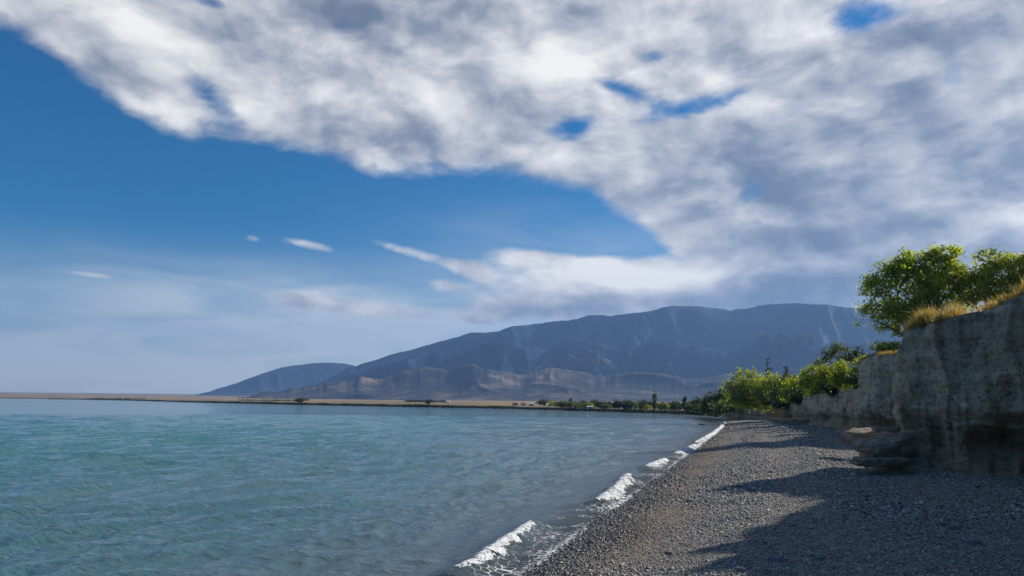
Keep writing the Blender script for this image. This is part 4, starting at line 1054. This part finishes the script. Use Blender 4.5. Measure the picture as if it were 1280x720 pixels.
def stick(pa, pb, label, r=.03):
    a, b = pt(*pa, 1.25), pt(*pb, 1.25); a.z = gz(a.x, a.y) + .05; b.z = gz(b.x, b.y) + .12
    m_ = a.lerp(b, .5) + Vector((.1, .05, .06))
    root = empty('driftwood_branch', a); tag(root, label, 'driftwood')
    q = MB(); q.tube([Vector(), (m_ - a) * .5 + Vector((0, .05, .03)), m_ - a, b - a], [r, r * .9, r * .7, r * .4], 7); q.build('branch', M_STONE, root)
    q = MB(); q.tube([m_ - a, (m_ - a) + Vector((.35, .5, .10))], [r * .5, r * .2], 5); q.build('twig', M_STONE, root)
stick((1134, 608), (1150, 600), 'bleached driftwood stick on the shaded gravel below the boulders')
stick((1142, 645), (1152, 637), 'short bleached stick beside the pale rounded stone', .025)

# ---- loose pebbles of the beach
def pebbles():
    m, N, p, out = material('pebbles')
    t = N.attr('tint')['Fac']; n = N.noise(objpos(N), 40, 3, .6)
    c = N.ramp(t, [(0.0, (0.04, 0.042, 0.047)), (0.3, (0.13, 0.132, 0.137)), (0.55, (0.28, 0.275, 0.27)), (0.8, (0.50, 0.485, 0.46)), (1.0, (0.72, 0.70, 0.67))])
    c = N.mix(1.0, c, N.ramp(N.attr('hue')['Fac'], [(0, (.95, .97, 1.0)), (.6, (1.04, .98, .88)), (.9, (1.14, .97, .80)), (1, (1.3, .92, .72))]), 'MULTIPLY')
    N.put(p.inputs['Base Color'], N.mix(N.smooth(n, .4, .7), c, N.mix(1.0, c, (.7, .7, .7), 'MULTIPLY'))); N.put(p.inputs['Roughness'], N.m('SUBTRACT', .75, N.m('MULTIPLY', N.attr('wet')['Fac'], .5))); N.put(p.inputs['Specular IOR Level'], .35)
    rng = np.random.default_rng(77); n = 330000
    az = np.radians(rng.uniform(-4, 41, n * 2)); r = 13.5 * np.exp(rng.uniform(0, 1, n * 2) ** 0.85 * math.log(200 / 13.5))
    x, y = np.sin(az) * r, np.cos(az) * r
    d = lake_dist(x, y); cd = poly_dist(x, y, FOOT[:, :2][3:22])
    k = (d > -0.8) & (d < 28); x, y, d, r = x[k][:n], y[k][:n], d[k][:n], r[k][:n]
    n = len(x)
    z = ground_z(x, y, d)
    s = np.clip(rng.lognormal(math.log(.0155), .45, n), .008, .07) * (0.85 + r / 60)
    s = s * (0.62 + 0.5 * sstep(fbm(x / 9, y / 9, 3, 140) + .12 * np.sin(d * 1.1 + 3 * fbm(x / 20, y / 20, 2, 5)), .35, .75))
    g = (1 + 5 ** .5) / 2
    ico = np.array([(-1, g, 0), (1, g, 0), (-1, -g, 0), (1, -g, 0), (0, -1, g), (0, 1, g), (0, -1, -g), (0, 1, -g), (g, 0, -1), (g, 0, 1), (-g, 0, -1), (-g, 0, 1)]) / math.sqrt(1 + g * g)
    fc = np.array([(0, 11, 5), (0, 5, 1), (0, 1, 7), (0, 7, 10), (0, 10, 11), (1, 5, 9), (5, 11, 4), (11, 10, 2), (10, 7, 6), (7, 1, 8), (3, 9, 4), (3, 4, 2), (3, 2, 6), (3, 6, 8), (3, 8, 9), (4, 9, 5), (2, 4, 11), (6, 2, 10), (8, 6, 7), (9, 8, 1)])
    a = rng.uniform(0, 6.28, n); ax = rng.uniform(.8, 1.6, n); bz = rng.uniform(.4, .8, n)
    P = ico[None] * np.stack([ax, np.ones(n), bz], 1)[:, None, :] * (1 + rng.normal(0, .09, (n, 12, 1)))
    tl = rng.normal(0, .3, n)
    Px = P[..., 0] * np.cos(tl)[:, None] - P[..., 2] * np.sin(tl)[:, None]; Pz = P[..., 0] * np.sin(tl)[:, None] + P[..., 2] * np.cos(tl)[:, None]
    X = Px * np.cos(a)[:, None] - P[..., 1] * np.sin(a)[:, None]; Y = Px * np.sin(a)[:, None] + P[..., 1] * np.cos(a)[:, None]
    V = np.stack([x[:, None] + X * s[:, None], y[:, None] + Y * s[:, None], z[:, None] + (Pz + .25) * s[:, None]], -1).reshape(-1, 3)
    Fq = (np.arange(n)[:, None, None] * 12 + fc[None]).reshape(-1, 3)
    wet = np.clip((3.0 - d + .8 * np.sin(x * .7 + y * .4)) / 1.8, 0, 1)
    tint = np.clip(rng.beta(1.7, 1.9, n) * 1.05 * (1 - .55 * wet) + (rng.uniform(0, 1, n) < .03) * .4, 0, 1)
    hue = np.clip(rng.uniform(0, 1, n) * .93 + .25 * np.exp(-((d - 1.8) / 1.3) ** 2), 0, 1)
    o = mesh_obj('gravel', V, Fq, m, attrs={'tint': np.repeat(tint, 12), 'hue': np.repeat(hue, 12), 'wet': np.repeat(wet, 12)}); o['kind'] = 'stuff'
pebbles()

# ------------------------------------------------------------------ haze
def build_haze():
    m = bpy.data.materials.new('haze'); m.use_nodes = True; m.node_tree.nodes.clear(); N = NT(m.node_tree)
    out = N.node('ShaderNodeOutputMaterial'); pv = N.node('ShaderNodeVolumePrincipled')
    pv.inputs['Color'].default_value = (0.27, 0.50, 0.96, 1); pv.inputs['Density'].default_value = 6.8e-5; pv.inputs['Anisotropy'].default_value = 0.2
    N.l.new(pv.outputs[0], out.inputs['Volume'])
    q = MB(); q.box((0, 0, 620), (25400, 25400, 1252)); o = q.build('haze', m, None, False); o['kind'] = 'stuff'
build_haze()
